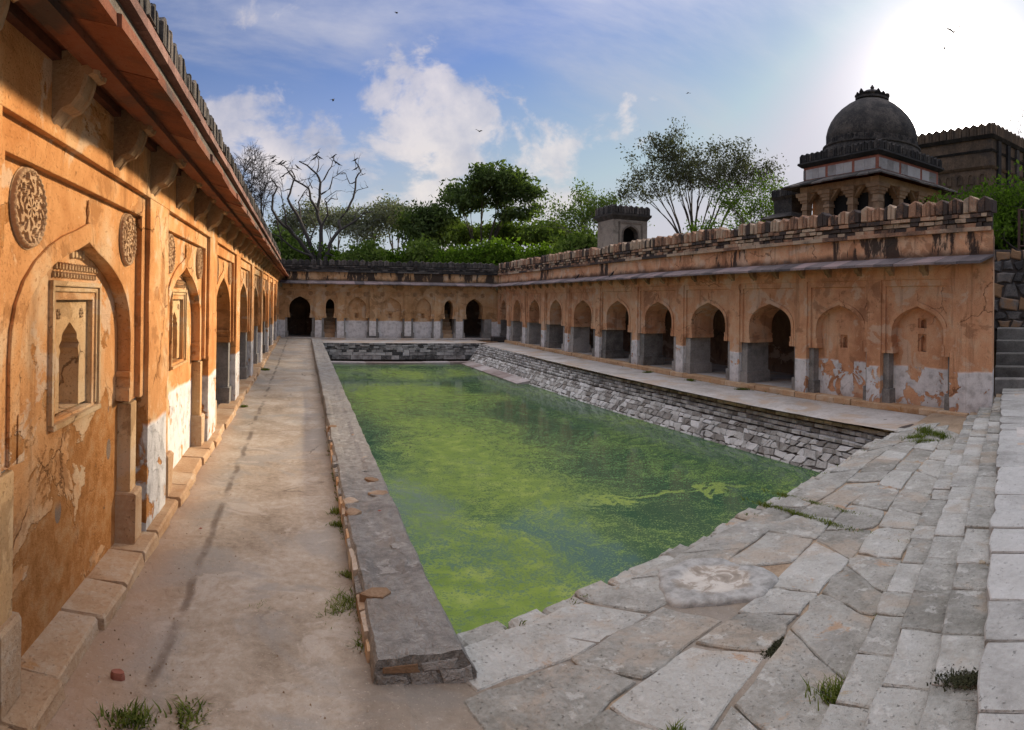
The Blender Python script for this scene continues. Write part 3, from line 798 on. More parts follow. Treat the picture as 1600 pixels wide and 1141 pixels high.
# right arcade ------------------------------------------------------
right = empty('arcade_building', (RIGHT_X, FAR_Y, 0), -PI/2, 'long ochre right arcade with nine open pointed arches and two walled up', 'arcade')
ry = [36.85, 34.38, 31.59, 28.68, 25.59, 22.35, 19.31, 16.32, 13.42, 10.83, 8.44]
rhw = [.5, .66, .77, .77, .93, .93, .9, .9, .88, .78, .72]
rb = [37.75, 35.75, 33.0, 30.15, 27.15, 23.95, 20.83, 17.8, 14.87, 12.08, 9.63, 7.30]
cR = dict(BASE); cR.update(back_cut=2.2, pw=.21, fw=.10, band=.10, bp=.97, b0=.5, ph=.15, pd=-.10, pz=-.11, beam=False)
bays = []
for y, h in zip(ry, rhw):
    u = FAR_Y-y; o = {}
    if y < 11:
        o['holes'] = [(u-.12, u+.12, 1.24, 1.56)] if y > 9 else [(u-.12, u+.12, 1.26, 1.66), (u-.12, u+.12, 1.80, 2.02)]
    # arch crowns sit a little higher toward the far end, as the wall has settled
    o['cfg'] = dict(za=2.30+.14*min(1, max(0, (y-9)/20)))
    bays.append((u, h, 'blind' if y < 11 else 'open', o))
matR = dict(plaster=M['plaster_right'], eave=M['eave'], band=M['plaster_right'], string=M['rubble_dark'], rubble=M['rubble_dark'], plinth=M['plinth'])
wing(right, cR, [FAR_Y-b for b in rb], bays, matR, par=(0, FAR_Y-6.47))
u0, u1 = FAR_Y-7.30, FAR_Y-6.45
mb = MB(); zs_ = [-.1+4.0*k/14 for k in range(15)]
mb.rings([[(u0, 0.004, z), (u1+.012*nz(0, 0, z, 3), 0.004, z), (u1-.52*1.3+.012*nz(0, 3, z, 3), 1.3, z), (u0, 1.3, z)] for z in zs_], False, True)
mb.build('end_wall', M['plaster_right'], right)
clear_end(right, u1-.25)

# far arcade --------------------------------------------------------
far = empty('arcade_building', (LEFT_X, FAR_Y, 0), 0, 'far arcade with two dark doorways, two stair openings and three blind niches', 'arcade')
fx = [-.2, 1.58, 3.16, 5.17, 7.13, 8.7, 10.3]; fh = [.63, .26, .57, .64, .50, .28, .55]
fb = [-1.25, .9, 2.2, 4.1, 6.2, 7.98, 9.35, 11.6]
cF = dict(BASE); cF.update(za=2.46, fw=.07, band=.07, pw=.2, bp=1.02, b0=.5, ph=.10, pd=-.22, pz=-.055, medz=2.62, med=.13, beam=False)
bays = []
for k, (x, h) in enumerate(zip(fx, fh)):
    u = x-LEFT_X; o = {}
    if k in (2, 3, 4): o['holes'] = [(u-.13, u+.13, 1.22, 1.52)]
    o['med'] = (-.5, .5) if h > .4 else (-.2, .2)
    if k in (0,): o['med'] = (-.62, .62)
    if h < .3: o['cfg'] = dict(za=2.34, zs=1.75)
    bays.append((u, h, 'blind' if k in (2, 3, 4) else 'open', o))
matF = dict(plaster=M['plaster_far'], eave=M['eave'], band=M['plaster_far'], string=M['black_weather'], rubble=M['black_weather'], plinth=M['platform'])
wing(far, cF, [b-LEFT_X for b in fb], bays, matF, par=(0, RIGHT_X-LEFT_X))
for x in (1.58, 8.7):
    mb = MB()
    for k in range(7): mb.box(x-LEFT_X-.36, x-LEFT_X+.36, .40+.27*k, 2.6, .03+.24*k, .03+.24*(k+1), .008)
    mb.build('stair_flight', M['plinth'], far)
for x in (4.1, 6.2):
    put(rough_block(.46, .25, .14, .01), 'base_block', M['rock_dark'], far, (x-LEFT_X, -.03, .03))

# left arcade -------------------------------------------------------
left = empty('arcade_building', (LEFT_X, 0, 0), PI/2, 'sunlit orange arcade along the walkway with carved roundels and crumbling plaster', 'arcade')
lc = [.38, 4.34, 8.17, 12.05, 16.1, 20.2, 24.4, 28.55, 32.5, 36.0]
lb = [-1.6, 2.37, 6.25, 10.1, 14.05, 18.15, 22.3, 26.5, 30.55, 34.4, 37.6]
cL = dict(BASE)
cL.update(bd=.20, z0=.10, zimp=1.38, zs=1.74, za=2.68, zf0=3.03, zf1=3.22, zb1=3.69, bs=1.0, slots=(3.27, 3.70), ze_in=3.80, ze_out=3.60, ov=.57, et=.06, ew=.74,
          zband=4.55, zcourse=4.62, zmer=4.65, ztop=4.98, md=-.05, merw=.30, D=.80, fw=.13, band=.12, pw=.42, depth=2.7, bp=1.18, b0=.42,
          ph=.115, pd=-.10, pz=0.0, medz=2.79, med=.235, beam=True)
bays = []
for k, y in enumerate(lc):
    hw = 1.14 if k < 9 else .95; o = dict(med=(-1.03, 1.03))
    if k < 3:
        z0, z1 = 1.46, 2.27
        o['niche'] = (.76, z0, z1); o['nu'] = .06
        o['holes'] = [(y+.06-.382, y+.06+.382, z0, z1)]; o['hd'] = .6
    if k == 9: o['med'] = (-.85, .85)
    bays.append((y, hw, 'blind' if k < 3 else 'open', o))
matL = dict(plaster=M['plaster_left'], eave=M['eave_red'], band=M['black_weather'], string=M['string_red'], rubble=M['black_weather'], plinth=M['plinth'])
wing(left, cL, lb, bays, matL, par=(-1.6, 37.75))
# dressed jamb shafts with block feet standing in the sinkings of the near bays
for y in (5.62, 7.0, 9.46, 10.75, 3.05):
    put(rough_block(.20, .18, 1.24, .006, .008), 'jamb_shaft', M['plaster_cream'], left, (y, .075, .11))
    put(rough_block(.27, .20, .46, .014, .02), 'jamb_foot', M['plinth'], left, (y, .025, .105))

# ------------------------------------------------------------------ low wall between walkway and tank
low = empty('low_wall', (.72, 3.8, 0), 0, 'low grey rubble wall with broken mortar top between walkway and green water', 'low wall')
ys = frange(3.78, 10, .07, 1.01)+frange(10, 34.6, .25)[1:]
mb = MB(); rings = []
for y in ys:
    near = max(0, 1-(y-3.78)/1.2)
    xl = .45+.022*nz(0, y, 1, 2.4)+.010*nz(0, y, 2, 9); xr = .985+.022*nz(0, y, 4, 2.2)+.012*nz(0, y, 6, 9)+.05*near*.3
    z = .185+.020*nz(0, y, 9, 1.3)
    row = [(xl-.005, y, -.05), (xl, y, .10), (xl+.008, y, z-.035+.012*nz(2, y, 0, 6))]
    for k in range(9):
        x = xl+.025+(xr-xl-.05)*k/8
        row.append((x, y+.0, z+.016*nz(x, y, 0, 7)+.012*nz(x, y, 0, 22)-(.012 if .15 < k/8 < .75 and y > 4.6 else -.004)))
    row += [(xr+.005, y, z-.04), (xr+.03+.04*near, y, .05), (xr+.06, y, -1.3)]
    rings.append(row)
n = len(rings[0])
mb.rings(rings, False, False, close=False)
f0 = rings[0]
front = [(x+(.03 if i > n-4 else 0), 3.78+(.16 if i > n-4 else .05)*0-.02*(zz < .1), zz) for i, (x, y, zz) in enumerate(f0)]
mb.poly([p for p in f0])
o = mb.build('wall_core', M['low_wall'], None, False)
o.parent = low; o.location = (-.72, -3.8, 0)
def flat_stone(rx, ry, h, n=7):
    """thin flat stone with a broken outline"""
    mb = MB(); a0 = R.uniform(0, 6); ang = sorted(a0+2*PI*(k+R.uniform(-.28, .28))/n for k in range(n))
    o_ = [(rx*math.cos(t)*R.uniform(.82, 1.12), ry*math.sin(t)*R.uniform(.82, 1.12)) for t in ang]
    mb.rings([[(x, y, -.05) for x, y in o_], [(x, y, h*.5) for x, y in o_], [(x*.88, y*.88, h+R.uniform(-.003, .003)) for x, y in o_]], False, True)
    return mb.mesh('stone')
fl = [flat_stone(R.uniform(.06, .11), R.uniform(.04, .08), .010) for _ in range(10)]
y = 4.9
while y < 12.5:
    if R.random() < .42:
        x = .93+R.uniform(-.07, -.01) if R.random() < .72 else .50+R.uniform(-.02, .05)
        put(R.choice(fl), 'stone', R.choice((M['wall_stone'], M['low_wall'], M['low_wall'])), low, (x-.72-R.uniform(0, .05), y-3.8, .182), (0, 0, R.uniform(0, 6)))
    y += R.uniform(.10, .28)
big = flat_stone(.12, .08, .014, 6)
for x, y, r in ((.56, 4.62, .2), (.52, 6.4, 1.4), (.86, 7.0, .1), (.52, 6.75, 1.2)):
    put(big, 'stone', M['wall_stone'], low, (x-.72, y-3.8, .185), (0, 0, r))
y = 4.0      # stones showing in the side toward the walkway
while y < 11:
    w = R.uniform(.14, .34); zt = R.uniform(.09, .16)
    mb = MB(); q = lambda a: R.uniform(-a, a)
    mb.rings([[(.02, -w/2, .0), (.02, w/2, .0), (.02, w/2, zt), (.02, -w/2, zt)], [(-.02+q(.008), -w/2+.01, .01), (-.02+q(.008), w/2-.01, .01), (-.02+q(.008), w/2-.015, zt-.01), (-.02+q(.008), -w/2+.012, zt-.012)]], False, True)
    put(mb.mesh('side_stone'), 'side_stone', R.choice((M['wall_stone'], M['low_wall'], M['plinth'])), low, (-.275, y+w/2-3.8, .01)); y += w+.02
def Pe(u, v, d): return (u, 3.775+d-.0, v)
# ------------------------------------------------------------------ tank walls
XT = [(7.3, 10.05), (9, 10.25), (12, 10.30), (15, 10.27), (18, 10.17), (24, 9.98), (34.8, 9.72)]
def xtop(y):
    for (a, xa), (b, xb) in zip(XT, XT[1:]):
        if y <= b: return xa+(xb-xa)*max(0, (y-a)/(b-a))
    return XT[-1][1]
tw = empty('tank_wall', (10, 7.3, -1), 0, 'whitewashed right side wall of the tank, stepped courses above irregular rubble', 'retaining wall')
def tput(mb, name, mat, stuff=False):
    o = mb.build(name, mat, tw, loc=(-10, -7.3, 1))
    if stuff: o['kind'] = 'stuff'
    return o
NC, CH, CD = 5, .094, .075
mb = MB(); rows = []
for y in frange(7.2, 34.8, .5):
    x = xtop(y); row = [(x+.6, y, -.105), (x+.05, y, -.105)]
    for k in range(NC): row += [(x-CD*k+.06, y, -.13-CH*k), (x-CD*k+.06, y, -.115-CH*(k+1)), (x-CD*(k+1)+.06, y, -.115-CH*(k+1))]
    row += [(x-CD*NC+.10, y, -.13-CH*NC), (x-CD*NC-.38, y, -1.17), (x-CD*NC-.5, y, -1.5)]
    rows.append(row)
mb.rings(rows, close=False)
tput(mb, 'mortar_core', M['mortar_dark'])
far_bits = MB()
def course_block(mb, x, y, w, z0, h, dep):
    q = lambda a: R.uniform(-a, a)
    f = x+q(.018); a, b = y+.006, y+w-.006; t = z0+h+q(.008)
    mb.rings([[(f+dep, a, z0), (f+dep, b, z0), (f+dep, b, t), (f+dep, a, t)],
              [(f+.012, a, z0+.005), (f+.012, b, z0+.005), (f+.015, b, t), (f+.015, a, t)],
              [(f, a+.014, z0+.012), (f+q(.01), b-.014, z0+.012), (f+q(.008), b-.014, t-.014), (f+q(.008), a+.014, t-.014)]], False, True)
cnt = 0
for k in range(NC):
    y = 7.32+R.uniform(0, .1)
    while y < 34.6:
        w = R.uniform(.12, .30); x = xtop(y)-CD*k; z0 = -.112-CH*(k+1)+.008; h = CH-.010
        if y < 17.5 and cnt < 290:
            mb = MB(); course_block(mb, x, y, w, z0, h, CD+.07); tput(mb, 'course_stone', M['pool_stone']); cnt += 1
        else: course_block(far_bits, x, y, w, z0, h, CD+.07)
        y += w
tput(far_bits, 'course_stones', M['pool_stone'], True)
# rubble below: irregular polygons from a jittered brick grid
def rubble(P, u0, u1, v0, v1, rows, wmin, wmax, emit, gap=.012, bulge=.035, jit=.32):
    hs = [R.uniform(.7, 1.3) for _ in range(rows)]; t = sum(hs); zb = [v0]
    for h in hs: zb.append(zb[-1]+(v1-v0)*h/t)
    for r in range(rows):
        a, b = zb[r], zb[r+1]; u = u0-R.uniform(0, wmax*.5)
        h = b-a; lean = 0.0
        while u < u1:
            w = R.uniform(wmin, wmax)*(1.0 if r else .9); l2 = R.uniform(-jit, jit)*h
            q = lambda s=.22: R.uniform(-s, s)*h
            mu = u+w/2
            pts = [(u+gap-lean*.5, a+gap+q()), (mu+q(.3), a+gap+q(.08)), (u+w-gap-l2*.5, a+gap+q()), (u+w-gap+q(.12), (a+b)/2+q()), (u+w-gap+l2*.5, b-gap+q()), (mu+q(.3), b-gap+q(.08)), (u+gap+lean*.5, b-gap+q()), (u+gap+q(.12), (a+b)/2+q())]
            if R.random() < .5: pts.pop(R.choice((1, 5)))
            cu = sum(p[0] for p in pts)/len(pts); cv = sum(p[1] for p in pts)/len(pts)
            s1, s2 = .93, .74; bl = bulge*R.uniform(.5, 1.2)
            emit(u, [[P(pu, pv, .04) for pu, pv in pts], [P(cu+(pu-cu)*s1, cv+(pv-cv)*s1, -bl*.6) for pu, pv in pts], [P(cu+(pu-cu)*s2, cv+(pv-cv)*s2, -bl) for pu, pv in pts]])
            lean = l2; u += w
def Pt(u, v, d):     # u along y, v 0..1 up the battered face
    x = xtop(u)-CD*NC; return (x-.40*(1-v)+.03+d, u, -1.18+(.59)*v)
bits = MB(); cnt = 0
def emit(u, rings):
    global cnt
    if u < 22 and cnt < 300:
        m = MB(); m.rings(rings, False, True); tput(m, 'rubble_stone', M['pool_rubble']); cnt += 1
    else: bits.rings(rings, False, True)
def emit_e(u, rings):
    o = MB(); o.rings(rings, False, True); o.build('end_stone', R.choice((M['wall_stone'], M['low_wall'], M['low_wall'])), low, loc=(-.72, -3.8, 0))
rubble(Pe, .52, .90, -.01, .145, 2, .12, .24, emit_e, .004, .004, .4)
rubble(Pt, 7.6, 34.4, 0, 1, 5, .10, .40, emit, .009, .032, .7)
tput(bits, 'rubble_stones', M['pool_rubble'], True)

fw_ = empty('tank_wall', (5, 34.7, -1), 0, 'blackened brick-coursed far wall of the tank below the two doorways', 'retaining wall')
mb = MB(); mb.box(.9, 9.75, 34.74, 35.2, -1.4, -.06); mb.build('mortar_core', M['mortar_dark'], fw_, loc=(-5, -34.7, 1))
mb = MB(); z = -.05
for k, h in enumerate((.085, .085, .09, .09, .13, .17, .22)):
    x = .95; off = .034*k
    while x < 9.7:
        w = R.uniform(.22, .42) if k < 5 else R.uniform(.35, .75)
        w = min(w, 9.72-x)
        mb.box(x+.010, x+w-.010, 34.72-off+R.uniform(-.02, .02), 34.9, z-h+.010, z-.006, .009); x += w
    z -= h
o = mb.build('course_stones', M['tank_far'], fw_, loc=(-5, -34.7, 1)); o['kind'] = 'stuff'
mb = MB(); x = .95
while x < 9.3:
    w = min(R.uniform(.8, 1.4), 9.35-x)
    mb.box(x+.004, x+w-.004, 33.85+R.uniform(-.02, .02), 34.66, -1.4, -1.02+R.uniform(-.008, .008), .006); x += w
mb.build('ledge', M['ledge'], fw_, loc=(-5, -34.7, 1))
mb = MB(); y = 25.2
while y < 33.8:
    w = min(R.uniform(.8, 1.5), 33.84-y); x = xtop(y)-CD*NC-.25
    mb.add([(x-.62, y+.004, -1.08), (x-.62, y+w-.004, -1.08), (x+.25, y+w-.004, -.93), (x+.25, y+.004, -.93), (x-.62, y+.004, -1.3), (x-.62, y+w-.004, -1.3), (x+.25, y+w-.004, -1.3), (x+.25, y+.004, -1.3)],
           [(0, 1, 2, 3), (0, 4, 5, 1), (0, 3, 7, 4), (1, 5, 6, 2)]); y += w
tput(mb, 'ledge', M['ledge'])

# ------------------------------------------------------------------ near paving, stone by stone
paving = tag(bpy.data.objects['paving_bed'], kind='structure')
OV = (3.21, 4.30)
def paver(poly, h=.0, thick=.12, rnd=.012, jit=.010, sub=4, name='paving_stone', mat=None, parent=None):
    """irregular slab: rough outline, worn rounded arris, uneven top"""
    n = len(poly); out = []
    for i in range(n):
        a, b = Vector(poly[i]), Vector(poly[(i+1) % n])
        for k in range(sub):
            t = k/sub; p = a.lerp(b, t)
            if k: p += Vector((R.uniform(-jit, jit), R.uniform(-jit, jit)))
            out.append(p)
    c = sum(out, Vector((0, 0)))/len(out)
    # round the corners
    for i in range(0, len(out), sub): out[i] = out[i].lerp(c, R.uniform(.0, .05) if (name == 'step_stone' or R.random() < .78) else R.uniform(.06, .15))
    tx, ty = R.uniform(-.016, .016), R.uniform(-.016, .016)
    zt = lambda p: h+(p.x-c.x)*tx+(p.y-c.y)*ty
    ins = lambda p, d: p+(c-p).normalized()*d
    mb = MB()
    r0 = [(p.x, p.y, h-thick) for p in out]
    r1 = [(p.x, p.y, zt(p)-rnd*.9) for p in out]
    r2 = [(*ins(p, rnd*.8), zt(p)-rnd*.15) for p in out]
    r3 = [(*(p.lerp(c, .42)), zt(p)+.004+R.uniform(-.004, .005)) for p in out]
    mb.rings([r0, r1, r2, r3], False, True)
    return mb.build(name, mat or M['paving'], parent or paving, False)
def smooth_by_angle(o):
    pass
NROW = 4
def rowy(t, x):
    a, b = step_y(0, x)+.02, edge_y(x)-.02
    w = .06*math.sin(x*1.7+t*9)+.05*nz(x, t*7, 0, .8)
    tt = t if t in (0, 1) else t+w*.35
    return a+(b-a)*tt
TB = [0, .27, .52, .78, 1.0]
for r in range(NROW):
    x = 1.02+(.25 if r < 2 else 0)+R.uniform(0, .15)
    if r == 0: x = .75
    lean = R.uniform(-.08, .08)
    while x < 9.9:
        w = R.uniform(.42, .95)*(1.0 if r else .9)
        l2 = R.uniform(-.14, .14)+.10*(r-1.5)
        t0, t1 = TB[r], TB[r+1]; g = R.uniform(.002, .008) if x < 5 else R.uniform(.002, .006)
        sk = .35*(t1-t0)
        q = [(x+g-sk*0+lean, rowy(t0, x+lean)+g), (x+w-g+l2, rowy(t0, x+w+l2)+g), (x+w-g-l2-.2, rowy(t1, x+w-l2-.2)-g), (x+g-lean-.2, rowy(t1, x-lean-.2)-g)]
        cx = sum(p[0] for p in q)/4; cy = sum(p[1] for p in q)/4
        if math.hypot((cx-OV[0])*1.0, cy-OV[1]) > .40:
            sunk = R.random() < (.07 if x < 4.5 else .03)
            paver(q, (-.014 if sunk else 0)+R.uniform(-.004, .008), jit=.026 if x < 5 else .014, rnd=.013)
        lean = l2; x += w
# rounded slab with a worn hollow
mb = MB(); n = 40; rings = []
for rr_, z in ((1.0, -.12), (1.0, -.022), (.965, .0), (.90, .010), (.72, .012), (.64, .006), (.54, -.004), (.34, -.008), (.12, -.006)):
    ring = []
    for k in range(n):
        t = 2*PI*k/n; rad = (.50*(1+.09*math.cos(3*t+.5)+.06*math.sin(5*t)+.035*math.cos(9*t+1)) if rr_ > .8 else .46*(1+.05*math.sin(4*t)))
        ring.append((rad*rr_*math.cos(t), rad*.86*rr_*math.sin(t), z+.006*nz(rr_*3*math.cos(t), rr_*3*math.sin(t), 0, 2)))
    rings.append(ring)
mb.rings(rings, False, True)
m_, N_ = new_mat('hollowed_slab_stone')
tc = N_.n('ShaderNodeTexCoord').outputs['Object']; ox, oy, oz = N_.sep(tc)
rad_ = N_.vmath('LENGTH', N_.comb(ox, N_.mul(oy, 1.16), 0))
nn_ = N_.noise(tc, 4.5, 7, .68, .8); hol = N_.sstep(N_.add(rad_, N_.mul(N_.sub(nn_, .5), .42)), .35, .27)
c_ = N_.ramp(N_.noise(tc, 8, 6, .65), [(.35, (.20, .195, .175)), (.6, (.37, .365, .335))])
c_ = N_.mix(N_.mul(hol, .75), c_, N_.ramp(nn_, [(.36, (.20, .165, .12)), (.46, (.30, .25, .19)), (.52, (.52, .48, .41)), (.64, (.58, .54, .46))]))
finish(N_, c_, .9, N_.bump(N_.noise(tc, 30, 5, .7), .5, .02), .2)
o = mb.build('hollowed_slab', m_, paving, True, loc=(OV[0], OV[1], .020)); o.rotation_euler = (0, 0, -.55)
o['label'] = 'rounded slab with a pale worn hollow'
# broken kerb blocks along the water
x = 1.12; 
while x < 9.7:
    w = R.uniform(.25, .55); y0 = edge_y(x); y1 = edge_y(x+w)
    d = R.uniform(.10, .24)
    paver([(x+.012, y0-.03), (x+w-.012, y1-.03), (x+w-.015-.05, y1+d+R.uniform(-.03, .03)), (x+.015-.05, y0+d+R.uniform(-.03, .03))], -.035+R.uniform(-.03, .02), .30, .03, .014, 3, 'kerb_stone')
    if R.random() < .75:
        paver([(x+.05, y0+d-.02), (x+w-.03, y1+d-.02), (x+w-.1, y1+d+.16), (x, y0+d+.16)], -.16+R.uniform(-.03, .03), .5, .03, .012, 2, 'kerb_stone')
    x += w
# rubble flank below the corner at the right
bits2 = MB()
def Pf(u, v, d): return (u, edge_y(u)+.10+.35*(1-v)-d, -1.3+1.2*v)
def emit2(u, rings):
    o = MB(); o.rings(rings, False, True); o.build('flank_stone', M['pool_rubble'], paving)
rubble(Pf, 7.6, 10.2, 0, 1, 4, .2, .45, emit2)

# ------------------------------------------------------------------ long steps, stone by stone
steps = empty('steps', (0, .5, 0)); tag(steps, kind='structure')
for k, (a, b, z) in enumerate(STEPS):
    xe = (11.35, 11.65, 12.6, 13.7)[k]; x = -1.3+R.uniform(0, .2)
    ux, uy = 1/math.hypot(1, b), b/math.hypot(1, b)
    tread = (.34, .36, .38, 1.55)[k]
    while x < xe-.08:
        w = R.uniform(.30, .62)*(1.0 if k < 3 else 1.15); w = min(w, xe-x)
        if xe-(x+w) < .14: w = xe-x
        g = R.uniform(.002, .006); f = R.uniform(-.010, .010); nx, ny = -uy, ux      # toward the water
        P_ = lambda xx, back: (xx+nx*back, a+b*xx+ny*back)
        q = [P_(x+g, -tread+R.uniform(-.01, .01)), P_(x+w-g, -tread), P_(x+w-g+R.uniform(-.012, .012), f+R.uniform(-.014, .014)), P_(x+g+R.uniform(-.012, .012), f+R.uniform(-.014, .014))]
        o = paver(q, z-.4+R.uniform(-.012, .008)+.4, .17, .013 if x < 5 else .010, .011, 3, 'step_stone', M['white_step'] if k == 3 else M['step'], steps)
        o.location = (0, -.5, 0)
        x += w
mb = MB()
for k, (a, b, z) in enumerate(STEPS):
    for i in range(15):
        x0, x1 = -1.45+i, -.45+i
        if x0 > 12.4+.3*k: break
        q = [(x0, a+b*x0-.03, z-.03), (x1, a+b*x1-.03, z-.03), (x1, a+b*x1-2.2, z-.03), (x0, a+b*x0-2.2, z-.03)]
        mb.prism(q, (0, 0, -.14))
mb.build('step_bed', M['joint'], steps, loc=(0, -.5, 0))

# ------------------------------------------------------------------ flight and rubble wall at the far right
E1 = Vector((.894, .447, 0)); E2 = Vector((.447, -.894, 0)); S0 = Vector((13.05, 6.55, 0))
fl_ = empty('stair', S0, 0, 'short dark stone stair between the arcade end and rubble wall', 'stair')
for k, (r0, z0, z1) in enumerate(((.45, .0, .62), (.85, .55, .86), (1.25, .8, 1.16), (1.65, 1.1, 1.46), (2.05, 1.4, 1.74))):
    e = -.5
    while e < 3.4:
        w = R.uniform(.5, .9)
        a = E1*r0+E2*e; b_ = E1*r0+E2*(e+w-.012); c_ = E1*3.2
        pts = [a, b_, b_+E1*(.5 if k < 4 else 1.9), a+E1*(.5 if k < 4 else 1.9)]
        mb = MB(); z_ = z1+R.uniform(-.008, .008)
        lo = [(p.x, p.y, z0-.3) for p in pts]; mid = [(p.x, p.y, z_-.02) for p in pts]
        up = [(p.x+(E1.x*.016 if i < 2 else 0), p.y+(E1.y*.016 if i < 2 else 0), z_) for i, p in enumerate(pts)]
        mb.rings([lo, mid, up], False, True); mb.build('step_stone', M['stair_dark'], fl_)
        e += w
W0 = S0+E1*3.0
rw = empty('rubble_wall', W0, 0, 'tall wall of dark field stones beside the arcade end', 'rubble wall')
mb = MB(); pts = [E2*-1.2, E2*6.0, E2*6.0+E1*.6, E2*-1.2+E1*.6]
mb.prism([(p.x, p.y, 1.2) for p in pts], (0, 0, 2.66)); mb.build('mortar_core', M['mortar_dark'], rw)
def Pw(u, v, d): p = E2*u+E1*(d-.005); return (p.x, p.y, v)
def emit3(u, rings):
    o = MB(); o.rings(rings, False, True); o.build('field_stone', M['rock_dark'], rw)
rubble(Pw, -1.1, 4.2, 1.3, 3.86, 8, .18, .55, emit3, .02, .07, .4)
fn = empty('railing', W0, 0, 'rusty iron railing on top of the dark rubble wall', 'railing')
for e in (.05, 2.4, 4.7):
    mb = MB(); p = E2*e+E1*.25; mb.box(p.x-.03, p.x+.03, p.y-.03, p.y+.03, 3.8, 5.02); mb.build('post', M['iron'], fn)
for z in (4.98, 3.98):
    mb = MB(); mb.tube([tuple(E2*.05+E1*.25+Vector((0, 0, z))), tuple(E2*4.7+E1*.25+Vector((0, 0, z)))], .025, 4); mb.build('rail', M['iron'], fn)
mbar = MB(); mbar.tube([(0, 0, 3.95), (0, 0, 4.97)], .010, 4); mbar = mbar.mesh('bar')
e = .17
while e < 4.6:
    p = E2*e+E1*.25; put(mbar, 'bar', M['iron'], fn, (p.x, p.y, 0)); e += .115

# ------------------------------------------------------------------ buildings beyond the parapet
def wall_row(mb, path, z0, z1, th, closed=True):
    for (a, b) in zip(path, path[1:]+([path[0]] if closed else [])): pass
def ring_merlons(parent, corners, z, w, h, d, mat, out=0.0):
    mm = [merlon_mesh(w*.9, h, d) for _ in range(5)]
    n = len(corners)
    for i in range(n):
        a, b = Vector(corners[i]), Vector(corners[(i+1) % n]); L = (b-a).length; k = max(1, round(L/w)); t = (b-a)/L
        rz = math.atan2(t.y, t.x)
        for j in range(k):
            p = a+t*(L*(j+.5)/k)
            put(R.choice(mm), 'merlon', mat, parent, (p.x, p.y, z), (0, 0, rz))
def sqr(x0, x1, y0, y1): return [(x0, y0), (x1, y0), (x1, y1), (x0, y1)]
def slab(mb, x0, x1, y0, y1, z0, z1, j=.01): mb.box(x0, x1, y0, y1, z0, z1, j)
def frust(mb, x0, x1, y0, y1, z0, z1, o0, o1):
    mb.rings([[(x0-o0, y0-o0, z0), (x1+o0, y0-o0, z0), (x1+o0, y1+o0, z0), (x0-o0, y1+o0, z0)], [(x0-o1, y0-o1, z1), (x1+o1, y0-o1, z1), (x1+o1, y1+o1, z1), (x0-o1, y1+o1, z1)]], True, True)

# domed pavilion (local origin at its near corner)
PV = Vector((20.0, 16.2, 3.85)); S = 4.3
pav = empty('domed_pavilion', PV, 0, 'black domed pavilion on carved columns above the arcade parapet', 'pavilion')
zz = lambda z: z-PV.z
mb = MB(); slab(mb, -.9, S+.9, -.9, S+.9, -.2, zz(5.0)); mb.build('platform', M['sandstone'], pav)
for sx in range(4):
    for sy in range(4):
        if sx in (1, 2) and sy in (1, 2): continue
        x, y = .12+(S-.24)*sx/3, .12+(S-.24)*sy/3
        mb = MB(); z0 = zz(5.0)
        for a, b, r in ((0, .28, .21), (.28, .40, .17), (.40, 1.10, .14), (1.10, 1.22, .175), (1.22, 1.50, .15), (1.50, 1.62, .185), (1.62, 1.80, .155), (1.80, 1.92, .21), (1.92, 2.06, .27), (2.06, 2.22, .34)):
            frust(mb, x, x, y, y, z0+a, z0+b-.002, r, r*(.94 if r < .2 else 1.06))
        for dx, dy in ((1, 0), (-1, 0), (0, 1), (0, -1)):
            if not (0 <= x+dx*.6 <= S and 0 <= y+dy*.6 <= S): continue
            q = [(x+dx*.1+dy*.1, y+dy*.1+dx*.1, z0+1.7), (x+dx*.62+dy*.1, y+dy*.62+dx*.1, z0+2.22), (x+dx*.1+dy*.1, y+dy*.1+dx*.1, z0+2.22)]
            mb.prism(q, (-.2*dy, -.2*dx, 0))
        mb.build('column', M['sandstone'], pav)
mb = MB()
for x0, x1, y0, y1 in ((-.1, S+.1, -.1, .34), (-.1, S+.1, S-.34, S+.1), (-.1, .34, .34, S-.34), (S-.34, S+.1, .34, S-.34)): slab(mb, x0, x1, y0, y1, zz(7.215), zz(7.50), .0)
mb.build('lintel', M['sandstone'], pav)
mb = MB(); e = .44; 
slab(mb, e, S-e, e, S-.16, zz(4.99), zz(7.45), .0); mb.build('inner_cell', M['sandstone'], pav)
for (x0, x1, y0, y1) in ((e-.03, e-.005, e+.45, S-e-.45), (e+.5, S-e-.5, e-.03, e-.005)):
    mb = MB(); slab(mb, x0, x1, y0, y1, zz(5.0), zz(7.0), 0); mb.build('doorway', M['opening_shade'], pav)  # near-black sheet on the cell wall, painted as an unlit opening
# sloping stone eave in slabs
for side in range(4):
    n = 9
    for k in range(n):
        a, b = k/n, (k+1)/n-.004
        o, i_ = .72, 0.0
        f = lambda t, off, z: {0: (-off+(S+2*off)*t, -off, z), 1: (S+off, -off+(S+2*off)*t, z), 2: (S+off-(S+2*off)*t, S+off, z), 3: (-off, S+off-(S+2*off)*t, z)}[side]
        dz = R.uniform(-.012, .012)
        mb = MB()
        mb.rings([[f(a, o, zz(7.44)+dz), f(b, o, zz(7.44)+dz), f(b, i_, zz(7.74)), f(a, i_, zz(7.74))], [f(a, o, zz(7.50)+dz), f(b, o, zz(7.50)+dz), f(b, i_, zz(7.81)), f(a, i_, zz(7.81))]], True, True)
        mb.build('eave_slab', M['black_weather'], pav)
mb = MB(); frust(mb, 0, S, 0, S, zz(7.70), zz(8.38), -.01, -.01); mb.build('frieze', M['red_stone'], pav)
